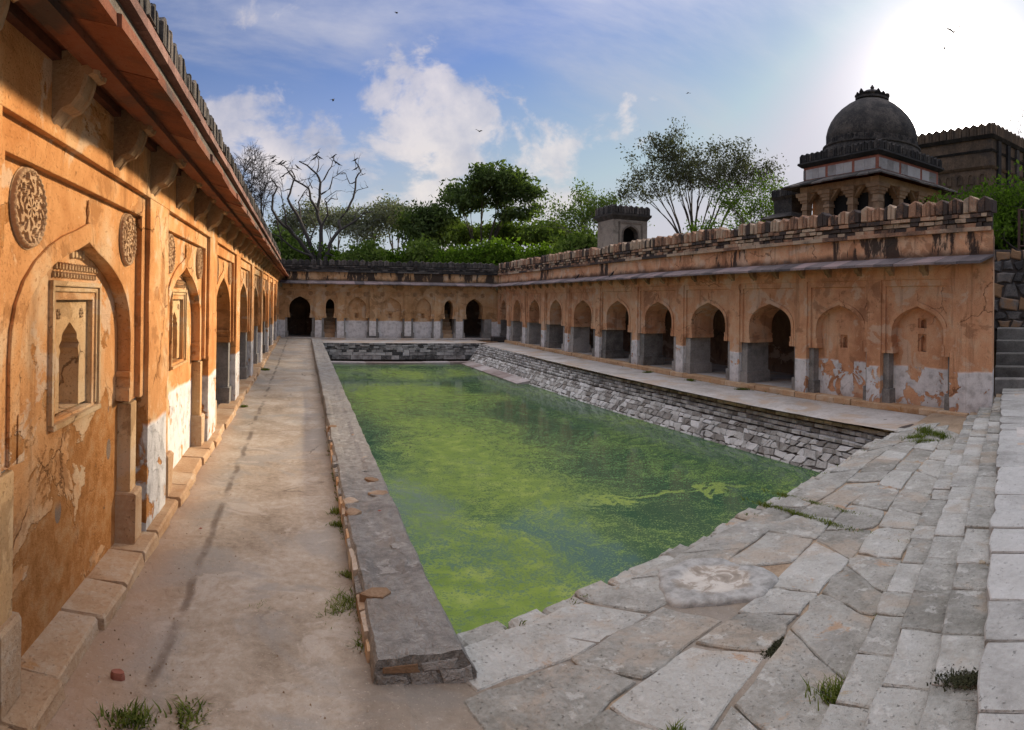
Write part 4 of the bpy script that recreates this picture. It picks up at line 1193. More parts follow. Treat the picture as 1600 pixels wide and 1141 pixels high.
for side in range(4):
    f = lambda t, d, z: {0: (t, -d, z), 1: (S+d, t, z), 2: (S-t, S+d, z), 3: (-d, S-t, z)}[side]
    cuts = (.16, 1.36, 1.50, 2.88, 3.02, 4.14)
    for a, b in ((cuts[0], cuts[1]), (cuts[2], cuts[3]), (cuts[4], cuts[5])):
        m_ = max(2, round((b-a)/.45)); 
        for k in range(m_):
            u0, u1 = a+(b-a)*k/m_, a+(b-a)*(k+1)/m_-.012
            mb = MB(); mb.rings([[f(u0, -.02, zz(7.83)), f(u1, -.02, zz(7.83)), f(u1, -.02, zz(8.27)), f(u0, -.02, zz(8.27))], [f(u0, .006, zz(7.83)), f(u1, .006, zz(7.83)), f(u1, .006, zz(8.27)), f(u0, .006, zz(8.27))]], False, True)
            mb.build('marble_panel', M['marble'], pav)
    mb = MB()       # carved corner piece
    mb.rings([[f(.02, 0, zz(7.86)), f(.13, 0, zz(7.86)), f(.13, 0, zz(8.26)), f(.02, 0, zz(8.26))], [f(.02, .02, zz(7.86)), f(.13, .02, zz(7.86)), f(.13, .02, zz(8.26)), f(.02, .02, zz(8.26))]], False, True)
    for k in range(3):
        z0 = zz(7.90)+.12*k; mb.rings([[f(.04, .02, z0), f(.11, .02, z0), f(.11, .02, z0+.06), f(.075, .02, z0+.10), f(.04, .02, z0+.06)], [f(.055, .045, z0+.01), f(.095, .045, z0+.01), f(.095, .045, z0+.05), f(.075, .045, z0+.08), f(.055, .045, z0+.05)]], False, True)
    mb.build('corner_carving', M['marble'], pav)
mb = MB(); frust(mb, 0, S, 0, S, zz(8.375), zz(8.50), .06, .20); frust(mb, 0, S, 0, S, zz(8.50), zz(8.58), .20, .18); mb.build('cornice', M['dome'], pav)
mb = MB(); frust(mb, .12, S-.12, .12, S-.12, zz(8.57), zz(8.9), .0, -.02); mb.build('parapet_core', M['dome'], pav)
ring_merlons(pav, sqr(-.12, S+.12, -.12, S+.12), zz(8.575), .31, .40, .20, M['dome'])
def lathe(prof, cx, cy, n, mb, flute=None):
    rings = []
    for r, z in prof:
        rings.append([(cx+r*math.cos(2*PI*k/n)*(1+(flute(k, z) if flute else 0)), cy+r*math.sin(2*PI*k/n)*(1+(flute(k, z) if flute else 0)), z) for k in range(n)])
    mb.rings(rings, False, True)
c = S/2
mb = MB(); lathe([(2.22, zz(8.6)), (2.22, zz(8.86)), (2.28, zz(8.88)), (2.28, zz(8.95)), (2.20, zz(8.97)), (2.15, zz(9.16)), (2.20, zz(9.2)), (2.20, zz(9.26)), (2.06, zz(9.28)), (2.02, zz(9.6))], c, c, 40, mb); mb.build('drum', M['dome'], pav)
cs = [(c+2.06*math.cos(-2*PI*k/16+.2), c+2.06*math.sin(-2*PI*k/16+.2)) for k in range(16)][::-1]
ring_merlons(pav, cs, zz(9.27), .27, .27, .10, M['dome'])
mb = MB(); prof = [(2.0, 9.40), (2.05, 9.62), (2.05, 9.80), (1.98, 10.1), (1.86, 10.38), (1.68, 10.66), (1.43, 10.93), (1.12, 11.18), (.82, 11.36), (.60, 11.46), (.5, 11.5)]
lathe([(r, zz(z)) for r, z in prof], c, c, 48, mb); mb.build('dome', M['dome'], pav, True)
mb = MB(); lathe([(.62, zz(11.42)), (.76, zz(11.46)), (.76, zz(11.55)), (.66, zz(11.57)), (.62, zz(11.64)), (.70, zz(11.68)), (.5, zz(11.78)), (.34, zz(11.88)), (.12, zz(11.94)), (.07, zz(12.0)), (.10, zz(12.05)), (.02, zz(12.18))], c, c, 24, mb)
mb.build('finial', M['dome'], pav)
for k in range(18):
    t = 2*PI*k/18; h = R.uniform(.10, .22) if k % 3 else R.uniform(.2, .3); ra = .70
    p = lambda r, z, dt: (c+r*math.cos(t+dt), c+r*math.sin(t+dt), z)
    mb = MB(); z0 = zz(11.56)
    mb.rings([[p(ra-.06, z0, -.16), p(ra-.06, z0, .16), p(ra+.03, z0, .16), p(ra+.03, z0, -.16)], [p(ra+.02, z0+h*.5, -.15), p(ra+.02, z0+h*.5, .15), p(ra+.09, z0+h*.5, .13), p(ra+.09, z0+h*.5, -.13)], [p(ra+.05, z0+h, -.02), p(ra+.05, z0+h, .02), p(ra+.08, z0+h, .02), p(ra+.08, z0+h, -.02)]], False, True)
    mb.build('petal', M['dome'], pav)

# dark turret beside it
KK = Vector((20.25, 21.5, 3.85))
kio = empty('turret', KK, 0, 'small black battlemented turret left of the domed pavilion', 'turret')
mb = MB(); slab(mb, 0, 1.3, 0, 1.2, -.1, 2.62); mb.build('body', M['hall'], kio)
mb = MB(); frust(mb, 0, 1.3, 0, 1.2, 2.45, 2.72, .52, .06); mb.build('eave', M['dome'], kio)
mb = MB(); frust(mb, 0, 1.3, 0, 1.2, 2.70, 3.35, .0, .03); frust(mb, 0, 1.3, 0, 1.2, 3.35, 3.47, .05, .16); frust(mb, 0, 1.3, 0, 1.2, 3.47, 3.66, .0, .0); mb.build('upper_wall', M['dome'], kio)
ring_merlons(kio, sqr(-.09, 1.39, -.09, 1.29), 3.46, .30, .40, .16, M['dome'])

# hall
HP = Vector((30.0, 16.6, 4.2)); hx, hy = 8.0, 7.5
hall = empty('hall', HP, 0, 'massive dark battlemented hall beyond the domed pavilion under the veiled sun', 'hall')
zz = lambda z: z-3.85
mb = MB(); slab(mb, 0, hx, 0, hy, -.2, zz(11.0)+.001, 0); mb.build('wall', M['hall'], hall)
for z0, z1, o in ((9.35, 9.47, .13), (10.25, 10.36, .10), (10.95, 11.12, .22)):
    mb = MB(); frust(mb, 0, hx, 0, hy, zz(z0), zz(z1), o*.4, o); mb.build('cornice', M['hall'] if z0 < 10 else M['dome'], hall)
mb = MB(); slab(mb, .08, hx-.08, .08, hy-.08, zz(11.1), zz(11.5), 0); mb.build('parapet_core', M['dome'], hall)
ring_merlons(hall, sqr(-.14, hx+.14, -.14, hy+.14), zz(11.11), .50, .68, .30, M['hall'])
for k in range(8):
    y = .55+.72*k; mb = MB(); a = arch_pts(y, .14, zz(8.85), zz(9.08))
    inn = [(y-.14, zz(8.62))]+a+[(y+.14, zz(8.62))]; o = arch_pts(y, .14, zz(8.85), zz(9.08), .07); out = [(y-.21, zz(8.58))]+o+[(y+.21, zz(8.58))]
    mb.rings([[(0, u, z) for u, z in out], [(-.05, u, z) for u, z in out], [(-.05, u, z) for u, z in inn], [(-.008, u, z) for u, z in inn]], cap1=True)
    mb.build('niche', M['hall'], hall)
for k in range(7):
    x = .7+1.1*k; mb = MB(); slab(mb, x-.16, x+.16, -.14, .02, zz(4), zz(10.9), 0); mb.build('buttress', M['dome'], hall)

# stair kiosk on the roof
TP = Vector((14.55, 28.0, 4.0)); tx, ty = 1.92, 1.75
tow = empty('roof_kiosk', TP, 0, 'small battlemented stair kiosk with pointed doorway on arcade roof', 'kiosk')
zz = lambda z: z-TP.z
mt = stone('grey_kiosk_plaster', [(.06, .05, .042), (.18, .15, .12), (.29, .25, .20)], 1.3, .55, .5)
mb = MB(); a = arch_pts(tx/2, .42, zz(5.55), zz(6.12))
fr = [(0, 0), (tx/2-.42, 0)]+a+[(tx/2+.42, 0), (tx, 0), (tx, zz(6.55)), (0, zz(6.55))]
mb.poly([(u, 0, z) for u, z in fr])
inn = [(tx/2-.42, 0)]+a+[(tx/2+.42, 0)]
mb.rings([[(u, 0, z) for u, z in inn], [(u, .4, z) for u, z in inn]], close=False)
mb.rings([[(0, 0, -.1), (0, ty, -.1), (tx, ty, -.1), (tx, 0, -.1)], [(0, 0, zz(6.55)), (0, ty, zz(6.55)), (tx, ty, zz(6.55)), (tx, 0, zz(6.55))]], False, True, close=False)
mb.build('wall', mt, tow)
mb = MB()
for lo, hi, z0, z1 in ((.28, .36, .3, zz(6.33)), (tx-.36, tx-.28, .3, zz(6.33)), (.36, tx-.36, zz(6.25), zz(6.331))): mb.box(lo, hi, -.035, .01, z0, z1)
mb.build('door_frame', mt, tow)
mb = MB(); o = arch_pts(tx/2, .42, zz(5.55), zz(6.12), .08); out = [(tx/2-.5, 1)]+o+[(tx/2+.5, 1)]; inn = [(tx/2-.42, 1)]+a+[(tx/2+.42, 1)]
mb.rings([[(u, .0, z) for u, z in out], [(u, -.03, z) for u, z in out], [(u, -.03, z) for u, z in inn], [(u, .0, z) for u, z in inn]], close=False); mb.build('arch_band', mt, tow)
mb = MB(); mb.box(.3, tx-.3, .9, .95, 0, zz(6.5)); mb.box(.3, tx-.3, .3, .9, 0, .9); mb.build('dark_interior', M['opening_shade'], tow)  # near-black colour paints in the darkness behind the arch
mb = MB(); frust(mb, 0, tx, 0, ty, zz(6.42), zz(6.62), .0, .16); frust(mb, 0, tx, 0, ty, zz(6.62), zz(6.72), .16, .17); frust(mb, 0, tx, 0, ty, zz(6.72), zz(6.92), .0, .0); mb.build('cornice', M['black_weather'], tow)
ring_merlons(tow, sqr(-.09, tx+.09, -.09, ty+.09), zz(6.72), .29, .42, .16, M['black_weather'])

# ------------------------------------------------------------------ trees
TZ = 3.85
def ground_at(px, dist):
    p = (px-PX0)/FPX; return Vector((math.sin(p)*dist, math.cos(p)*dist, TZ-.1))
def z_at(py, px, dist): return EYE+(PY0-py+14*math.sin((px-PX0)/FPX))*dist/FPX
def leaf_quad(mb, p, s, up=.3):
    a = Vector((R.gauss(0, 1), R.gauss(0, 1), R.gauss(0, 1)*.6+up)).normalized(); b = a.orthogonal().normalized()
    b.rotate(Matrix.Rotation(R.uniform(0, 6.28), 3, a)); c_ = a.cross(b)
    w = s*R.uniform(.35, .55)
    mb.add([p-b*s, p+c_*w-a*s*.1, p+b*s, p-c_*w-a*s*.1], [(0, 1, 2, 3)])
def grow(mb, tips, p, d, L, r, lvl, A):
    """one limb and, from it, its smaller limbs"""
    n = A.get('seg', 4); pts = [p.copy()]; rad = [r]; d = d.normalized()
    for k in range(n):
        w = A['wander']*(1+.25*lvl*0)
        d = (d+Vector((R.gauss(0, w), R.gauss(0, w), R.gauss(0, w)+A['lift']*(1 if lvl else .5)))).normalized()
        p = p+d*(L/n); pts.append(p.copy()); rad.append(r*(1-(1-A['taper'])*(k+1)/n))
        if lvl >= A['lvls']-1: tips.append((p.copy(), d.copy()))
    mb.tube(pts, rad, 7 if lvl == 0 else (5 if lvl < 3 else 3), lvl == A['lvls'])
    if lvl == A['lvls']: return
    nb = A['nb'][min(lvl, len(A['nb'])-1)]
    for i in range(nb):
        k = n if i < 2 else R.randint(max(1, n//2), n)
        q = pts[k]; ax = d.orthogonal().normalized(); ax.rotate(Matrix.Rotation(R.uniform(0, 6.28), 3, d))
        dd = d.copy(); ang = A['ang']*R.uniform(.6, 1.25)*(1.0 if i else .6)
        dd.rotate(Matrix.Rotation(ang, 3, ax)); dd.z *= A.get('flat', 1.0)
        grow(mb, tips, q, dd, L*A['ratio']*R.uniform(.75, 1.15), rad[k]*(.72 if i else .85), lvl+1, A)
def make_tree(name, label, base, stems, A, bark, leafm=None, nleaf=8, ls=.16, spread=.5, cat='tree', group=None, cap=12000):
    t = empty(name, base, 0, label, cat, group); mb = MB(); tips = []
    for (d, L, r) in stems: grow(mb, tips, Vector((R.uniform(-.15, .15), R.uniform(-.15, .15), 0)), Vector(d), L, r, 0, A)
    mb.build('trunk', bark, t)
    if leafm:
        lb = MB(); R.shuffle(tips)
        for (p, d) in tips[:cap//nleaf]:
            for _ in range(nleaf): leaf_quad(lb, p+Vector((R.gauss(0, spread), R.gauss(0, spread), R.gauss(0, spread*.6))), ls*R.uniform(.7, 1.3))
        lb.build('crown', leafm, t)
    return t
def copy_tree(src, loc, rz, scale, label, group=None):
    r_ = src.copy(); COL.objects.link(r_); r_.location = loc; r_.rotation_euler = (0, 0, rz); r_.scale = scale; r_['label'] = label
    if group: r_['group'] = group
    for ch in src.children:
        c2 = ch.copy(); COL.objects.link(c2); c2.parent = r_
    return r_

# dead tree with long bare limbs, drawn limb by limb in the plane across the view and bent fore and aft
U = 46/1008/4.444; BX = 600
limbs = [([(600, 1010), (555, 900), (470, 790), (400, 720), (320, 650), (285, 590), (290, 500), (320, 440), (275, 380)], .17, -.8),
         ([(430, 745), (380, 690), (372, 600), (345, 460)], .10, -1.3), ([(598, 960), (545, 800), (480, 650), (420, 550), (385, 480), (410, 400), (436, 330), (410, 275)], .16, .9),
         ([(606, 1010), (625, 800), (625, 680), (597, 600), (612, 480), (615, 380), (588, 320), (520, 262), (462, 236)], .17, .2),
         ([(615, 380), (660, 310), (692, 260), (708, 196)], .07, .5), ([(588, 320), (600, 260), (585, 205)], .05, -.2), ([(597, 600), (545, 520), (532, 450), (440, 400), (382, 320), (342, 290)], .10, -.9),
         ([(640, 960), (690, 800), (762, 700), (750, 640), (812, 560), (852, 470), (870, 330), (905, 280), (862, 210)], .15, .7),
         ([(762, 700), (870, 630), (932, 570), (1002, 560)], .10, 1.4), ([(868, 625), (872, 575), (925, 520)], .05, 1.7), ([(625, 690), (665, 620), (655, 540), (690, 505), (732, 512)], .08, -.6),
         ([(655, 545), (640, 520), (718, 462)], .05, -.9), ([(545, 800), (585, 690), (540, 600)], .08, .4), ([(870, 345), (830, 360), (800, 290), (735, 290)], .05, 1.0), ([(855, 450), (890, 400), (966, 378)], .05, 1.2),
         ([(905, 290), (945, 275)], .03, 1.3), ([(620, 460), (680, 420), (700, 340), (745, 315)], .07, .3), ([(480, 650), (462, 500), (500, 430), (560, 340)], .07, 1.1), ([(412, 400), (350, 420), (335, 330)], .05, 1.2), ([(540, 500), (515, 488)], .04, -.8),
         ([(436, 330), (470, 345), (522, 325)], .04, 1.3), ([(385, 320), (455, 330)], .03, -1.0), ([(560, 420), (530, 360), (600, 300)], .04, .3), ([(560, 900), (430, 850), (330, 770), (270, 755)], .09, -1.5), ([(615, 850), (720, 900), (800, 985)], .10, .8), ([(320, 665), (345, 760), (355, 850)], .07, -1.2)]
dead = empty('dead_tree', (ground_at(495, 46).x, 46, TZ), 0, 'tall dead tree with long crooked bare limbs beyond the far wall', 'tree')
tipw = []
for k, (pts, r, dep) in enumerate(limbs):
    P = []
    for i, (a, b) in enumerate(pts):
        P.append(Vector(((a-BX)*U, dep*1.6*min(1, (1010-b)/600)+R.uniform(-.1, .1), (1010-b)*U+(.35))))
    Q = []; 
    for i in range(len(P)-1):
        for s in (0, .5): Q.append(P[i].lerp(P[i+1], s)+Vector((R.uniform(-.05, .05), 0, R.uniform(-.05, .05)))*(1 if s else 0))
    Q.append(P[-1]); n = len(Q)
    mb = MB(); mb.tube(Q, [max(.022, r*(1-.78*i/(n-1))) for i in range(n)], 6); tips = []
    for i in range(n//2, n):
        if R.random() < .8 and r < .18:
            A_ = dict(seg=3, wander=.25, lift=.08, taper=.4, lvls=1, nb=[2], ang=.7, ratio=.6)
            grow(mb, tips, Q[i], Vector((R.uniform(-1, 1), R.uniform(-1, 1), R.uniform(0, 1))), R.uniform(.35, .8), .022, 0, A_)
    mb.build('limb', M['bark_dead'], dead); tipw.append(Q[-1])

# bare twiggy tree at the left
A = dict(seg=4, wander=.16, lift=.05, taper=.62, lvls=5, nb=[4, 3, 3, 3, 3], ang=.62, ratio=.70)

# crowns that fill a given outline: limbs fork toward points scattered through the crown
def fan(mb, tips, p, d, T, r, lvl, rmin):
    n = len(T)
    if n == 1 or lvl > 9:
        for q in T[:3]:
            m_ = p.lerp(q, .5)+d*((q-p).length*.12)+Vector((R.uniform(-.08, .08), R.uniform(-.08, .08), R.uniform(-.05, .05)))
            mb.tube([p, m_, q], [r, r*.75, rmin*.7], 3, False)
            e = (q-m_).normalized(); tips.append((q, e)); tips.append((m_.lerp(q, .45), e))
            for _ in range(3):
                s = m_.lerp(q, R.uniform(.2, 1)); w = s+(e+Vector((R.gauss(0, .6), R.gauss(0, .6), R.gauss(.1, .5))))*R.uniform(.2, .45)
                mb.tube([s, w], [rmin*.7, rmin*.4], 3, False); tips.append((w, e))
        return
    c_ = sum(T, Vector((0, 0, 0)))/n; v = c_-p; L = v.length
    f = R.uniform(.30, .46) if lvl else R.uniform(.30, .42)
    e = (v.normalized()*.75+d*.55).normalized()
    pts = [p.copy()]; k = 4
    for i in range(k):
        t = (i+1)/k; dd = (d*(1-t)+e*t).normalized()+Vector((R.gauss(0, .07), R.gauss(0, .07), R.gauss(0, .05)))
        pts.append(pts[-1]+dd.normalized()*(L*f/k))
    mb.tube(pts, [r*(1-.28*i/k) for i in range(k+1)], 6 if lvl < 3 else 4, False)
    e = (pts[-1]-pts[-2]).normalized(); q = pts[-1]
    # split the points across their widest direction as seen from the fork
    ax = max((Vector((1, 0, 0)), Vector((0, 1, 0)), Vector((0, 0, 1)), Vector((.7, .7, 0)), Vector((.7, 0, .7)), Vector((-.7, 0, .7))), key=lambda a_: sum(((t_-c_).dot(a_))**2 for t_ in T)*R.uniform(.75, 1.25))
    T = sorted(T, key=lambda t_: (t_-c_).dot(ax)); cut = max(1, min(n-1, int(n*R.uniform(.36, .64))))
    for part in (T[:cut], T[cut:]):
        fan(mb, tips, q, e, part, max(rmin, r*.72*(len(part)/n)**.42), lvl+1, rmin)
def crown_tree(name, label, px, dist, lobes, nt, stems, r, bark, leafm, nleaf, ls, spread, depth=1.0, group=None, rmin=.012, cap=30000):
    """lobes: (px, py, rx, ry) of leafy masses as seen across the court; real depth is given to each"""
    base = ground_at(px, dist); u = dist/FPX
    t = empty(name, base, 0, label, 'tree', group); mb = MB(); tips = []
    az = (px-PX0)/FPX; sx, sy = math.cos(az), -math.sin(az)         # across the view
    T = []; wts = [l[2]*l[3] for l in lobes]
    dl = [R.uniform(-1, 1)*depth for _ in lobes]
    while len(T) < nt:
        i = R.choices(range(len(lobes)), wts)[0]; lx, ly, rx, ry = lobes[i]
        v = Vector((R.gauss(0, 1), R.gauss(0, 1), R.gauss(0, 1))).normalized()*(R.random()**.40)
        a_ = (lx-px+v.x*rx)*u; dp = dl[i]+v.y*rx*u*.9; h_ = z_at(ly+v.z*ry*-1, px, dist)-base.z
        T.append(Vector((a_*sx+dp*-sy, a_*sy+dp*sx, h_)))
    T.sort(key=lambda q: (q.x*sx+q.y*sy)+R.gauss(0, .5)); m_ = len(T)/stems
    for k in range(stems):
        part = T[int(k*m_):int((k+1)*m_)]; c_ = sum(part, Vector((0, 0, 0)))/len(part)
        d0 = Vector((c_.x*.55, c_.y*.55, c_.z)).normalized()
        fan(mb, tips, Vector((R.uniform(-.2, .2)*stems**.5*.6, R.uniform(-.2, .2), 0)), d0, part, r*R.uniform(.85, 1.15), 0, rmin)
    mb.build('trunk', bark, t)
    if not leafm: return t
    lb = MB(); R.shuffle(tips)
    for (p, d) in tips[:cap//nleaf]:
        for _ in range(nleaf): leaf_quad(lb, p+Vector((R.gauss(0, spread), R.gauss(0, spread), R.gauss(0, spread*.6))), ls*R.uniform(.7, 1.3))
    lb.build('crown', leafm, t)
    return t
R.seed(3)
crown_tree('bare_tree', 'leafless tree with dense fine twigs behind the left parapet', 398, 46, [(388, 262, 36, 30), (412, 288, 22, 34), (380, 300, 30, 30), (402, 318, 24, 18)], 420, 3, .16, M['bark_dead'], None, 5, .07, .1, 1.0, rmin=.018)
R.seed(5)
crown_tree('spreading_tree', 'large sparse many-stemmed tree spreading behind the right arcade', 1085, 43,
           [(1035, 262, 60, 48), (1042, 228, 38, 30), (1090, 255, 55, 38), (1150, 248, 45, 36), (1180, 275, 40, 26), (995, 290, 38, 22), (1110, 285, 70, 26), (1205, 268, 16, 10), (970, 300, 14, 12)],
           400, 9, .13, M['bark'], M['leaf_umber'], 6, .095, .24, 1.2, cap=34000)
R.seed(22)
crown_tree('layered_tree', 'tall dark green tree with flat layered crown beyond the far wall', 752, 55,
           [(728, 298, 36, 18), (703, 318, 20, 10), (762, 284, 38, 18), (800, 282, 32, 14), (820, 305, 26, 16), (832, 326, 16, 9), (745, 318, 34, 9), (785, 312, 30, 12), (712, 338, 18, 6), (800, 336, 26, 7)],
           210, 4, .17, M['bark'], M['leaf_dark'], 9, .20, .34, 1.5, cap=20000)
# woodland behind the far wall
GG = 'dry grey trees behind the far wall'
crown_tree('grey_tree', 'grey dry-leaved tree behind the dead tree, leftmost of its row', 462, 58, [(455, 350, 30, 22), (478, 340, 26, 20)], 90, 2, .15, M['bark'], M['leaf_grey'], 8, .13, .40, 1.0, GG)
crown_tree('grey_tree', 'grey dry-leaved tree with dark forked trunk right of the dead tree', 578, 56, [(555, 348, 30, 24), (600, 342, 32, 24), (575, 362, 40, 16)], 130, 2, .20, M['bark'], M['leaf_grey'], 8, .13, .40, 1.0, GG)
crown_tree('grey_tree', 'grey dry-leaved tree filling the gap left of the green woodland', 618, 63, [(600, 335, 26, 14), (628, 340, 26, 20)], 90, 2, .15, M['bark'], M['leaf_grey'], 8, .13, .40, 1.0, GG)
crown_tree('grey_tree', 'farthest grey tree between the forked one and the dead tree', 522, 66, [(512, 342, 30, 18), (535, 345, 26, 16)], 90, 2, .15, M['bark'], M['leaf_grey'], 8, .13, .42, 1.0, GG)
GG = 'green trees behind the far wall'
crown_tree('green_tree', 'bushy dark green tree left of the layered tree', 665, 54, [(650, 350, 30, 22), (682, 345, 26, 20), (665, 370, 40, 14)], 120, 2, .17, M['bark'], M['leaf_dark'], 9, .18, .45, 1.0, GG)
crown_tree('green_tree', 'deep green tree close behind the left roof edge', 440, 52, [(436, 376, 16, 12), (455, 384, 18, 10)], 60, 2, .13, M['bark'], M['leaf_dark'], 9, .17, .42, 1.0, GG)
crown_tree('green_tree', 'bushy green tree under the left half of the layered crown', 716, 60, [(705, 362, 30, 14), (730, 368, 26, 14)], 80, 2, .15, M['bark'], M['leaf_mid'], 9, .18, .45, 1.0, GG)
crown_tree('green_tree', 'bushy green tree right of the layered tree', 856, 52, [(846, 368, 26, 14), (866, 362, 22, 12)], 80, 2, .15, M['bark'], M['leaf_mid'], 9, .17, .42, 1.0, GG)
crown_tree('green_tree', 'low bushy tree under the right half of the layered crown', 800, 57, [(790, 362, 30, 14), (815, 370, 26, 12)], 80, 2, .15, M['bark'], M['leaf_mid'], 9, .18, .45, 1.0, GG)
crown_tree('green_tree', 'dark tree near the far right corner of the tank', 902, 54, [(895, 380, 26, 8), (915, 384, 24, 6)], 60, 2, .13, M['bark'], M['leaf_dark'], 9, .17, .42, 1.0, GG)
# pale sprays of leaf either side of the roof kiosk and the dome
A = dict(seg=4, wander=.10, lift=.01, taper=.6, lvls=3, nb=[5, 4, 4], ang=.55, ratio=.66)
R.seed(4)
make_tree('young_tree', 'pale feathery young tree left of the roof kiosk', ground_at(936, 44), [((-.35, 0, 1), 2.9, .09), ((-.05, .1, 1), 2.6, .09), ((.3, 0, 1), 2.6, .09)], A, M['bark_pale'], M['leaf_mid'], 7, .10, .26, cap=7000)
make_tree('young_tree', 'pale green young tree left of the dark turret', ground_at(1188, 40), [((-.3, 0, 1), 2.8, .09), ((.1, .1, 1), 3.0, .09), ((.4, 0, 1), 2.6, .09)], A, M['bark_pale'], M['leaf_bright'], 6, .09, .30, cap=6500)
A = dict(seg=4, wander=.14, lift=.05, taper=.6, lvls=4, nb=[3, 3, 3, 2], ang=.5, ratio=.68)
make_tree('bare_tree', 'thin bare tree at the right edge behind the hall', ground_at(1603, 42), [((-.12, 0, 1), 4.6, .12), ((.1, 0, 1), 4.4, .1)], A, M['bark'], M['leaf_umber'], 2, .07, .2, cap=1500)

# shrubs
A = dict(seg=3, wander=.22, lift=.03, taper=.6, lvls=3, nb=[5, 4, 3], ang=.75, ratio=.68)
R.seed(31)
def bush(label, loc, leafm, L=.9, ls=.12, group=None, cap=3600):
    return make_tree('shrub', label, loc, [((R.uniform(-.8, .8), R.uniform(-.6, .6), 1), L, .05) for _ in range(5)], A, M['bark'], leafm, 7, ls, .26*L, 'shrub', group, cap)
G1 = 'bright shrubs under the trees beyond the far wall'
s1 = bush('sunlit green shrub at the foot of the dead tree', ground_at(505, 48), M['leaf_bright'], 1.25, .15, G1)
s2 = bush('dark green shrub under the forked grey tree', ground_at(572, 47), M['leaf_mid'], 1.25, .15, G1)
for i, (px, d_, src, lab) in enumerate(((455, 47, s2, 'green shrub behind the left roof edge above the far wall'), (540, 49, s1, 'bright shrub just right of the dead tree foot'), (610, 48, s1, 'bright shrub behind the middle of the far parapet'), (650, 47, s2, 'green shrub under the bushy dark tree'), (690, 46, s1, 'bright shrub left of the layered tree trunks'),
        (722, 48, s2, 'green shrub directly behind the layered tree trunks'), (760, 47, s1, 'bright shrub right of the layered tree trunks'), (795, 46, s1, 'bright shrub above the far right corner'), (830, 48, s1, 'bright shrub right of the far corner'), (868, 44, s1, 'bright shrub under the small bushy tree'), (905, 41, s2, 'dark green shrub left of the pale feathery tree'), (935, 40, s2, 'dark green shrub at the foot of the roof kiosk'))):
    k = R.uniform(.95, 1.25); copy_tree(src, ground_at(px, d_), R.uniform(0, 6), (k, k, k), lab, G1)
G2 = 'shrubs behind the railing'
b1 = bush('bright green shrub behind the railing at the right edge', (18.0, 8.6, TZ), M['leaf_bright'], .95, .07, G2, 5000)
for loc, k, lab in (((17.6, 9.6, TZ), 1.0, 'bright green shrub between railing and hall'), ((18.9, 9.3, TZ), 1.25, 'taller green shrub behind the railing'), ((17.0, 10.2, TZ), .75, 'low green shrub peeping over the parapet end'), ((19.2, 8.0, TZ), 1.2, 'green shrub cut by the right edge of the view'), ((18.9, 10.8, TZ), 1.15, 'green shrub in front of the hall corner')):
    copy_tree(b1, loc, R.uniform(0, 6), (k, k, k), lab, G2)
copy_tree(b1, ground_at(1108, 36), 1.0, (1.3, 1.3, 1.5), 'small green shrub at the foot of the spreading tree')

# ------------------------------------------------------------------ birds
def crow_mesh():
    mb = MB(); rings = []
    for x, z, r in ((-.30, -.05, .018), (-.18, -.01, .05), (-.08, .04, .085), (.03, .10, .095), (.11, .17, .07), (.15, .22, .05), (.20, .25, .05), (.245, .245, .03), (.31, .225, .006)):
        rings.append([(x, r*.85*math.cos(t), z+r*math.sin(t)) for t in [2*PI*k/8 for k in range(8)]])
    mb.rings(rings, True, True)
    mb.rings([[(-.16, -.05, -.02), (-.16, .05, -.02), (-.16, .045, .01), (-.16, -.045, .01)], [(-.42, -.045, -.13), (-.42, .045, -.13), (-.42, .04, -.12), (-.42, -.04, -.12)]], True, True)
    for s in (-1, 1): mb.tube([(.02, .035*s, .02), (.03, .035*s, -.10)], .009, 4)
    return mb.mesh('crow')
def flyer_mesh(fold):
    mb = MB(); rings = []
    for x, r in ((-.26, .01), (-.14, .04), (0, .055), (.10, .045), (.17, .032), (.22, .008)): rings.append([(x, r*math.cos(t), r*.8*math.sin(t)) for t in [2*PI*k/7 for k in range(7)]])
    mb.rings(rings, True, True)
    mb.rings([[(-.2, -.02, 0), (-.2, .02, 0), (-.2, .02, .01), (-.2, -.02, .01)], [(-.36, -.07, 0), (-.36, .07, 0), (-.36, .07, .006), (-.36, -.07, .006)]], True, True)
    for s in (-1, 1):
        st = ((.03, .10, -.07, 0), (.22, .13, -.09, .22*fold), (.40, .08, -.09, .30*fold), (.56, -.02, -.10, .24*fold))
        mb.rings([[(f, s*y, z+.006), (b_, s*y, z+.006), (b_, s*y, z-.004), (f, s*y, z-.008)] for y, f, b_, z in st], True, True)
    return mb.mesh('bird')
cm = crow_mesh(); fm = [flyer_mesh(.5), flyer_mesh(-.4), flyer_mesh(1.0)]
CG = 'dark birds perched in the dead tree'
perch = [(585, 205, 'on the top of the middle limb'), (604, 228, 'just below the top of the middle limb'), (708, 196, 'on the upright twig right of the middle limb'), (720, 236, 'under the highest perched bird'), (745, 230, 'at the right of the middle cluster'), (864, 210, 'on the tip of the right limb'), (342, 290, 'at the left end of the left cluster'), (362, 292, 'second from the left in the left cluster'),
         (350, 316, 'lowest in the left cluster'), (390, 296, 'at the right end of the left cluster'), (290, 256, 'highest on the outermost left twig'), (294, 280, 'lower on the outermost left twig'), (455, 322, 'on the short twig below the middle limb'), (568, 236, 'left of the top of the middle limb'), (870, 272, 'below the tip of the right limb')]
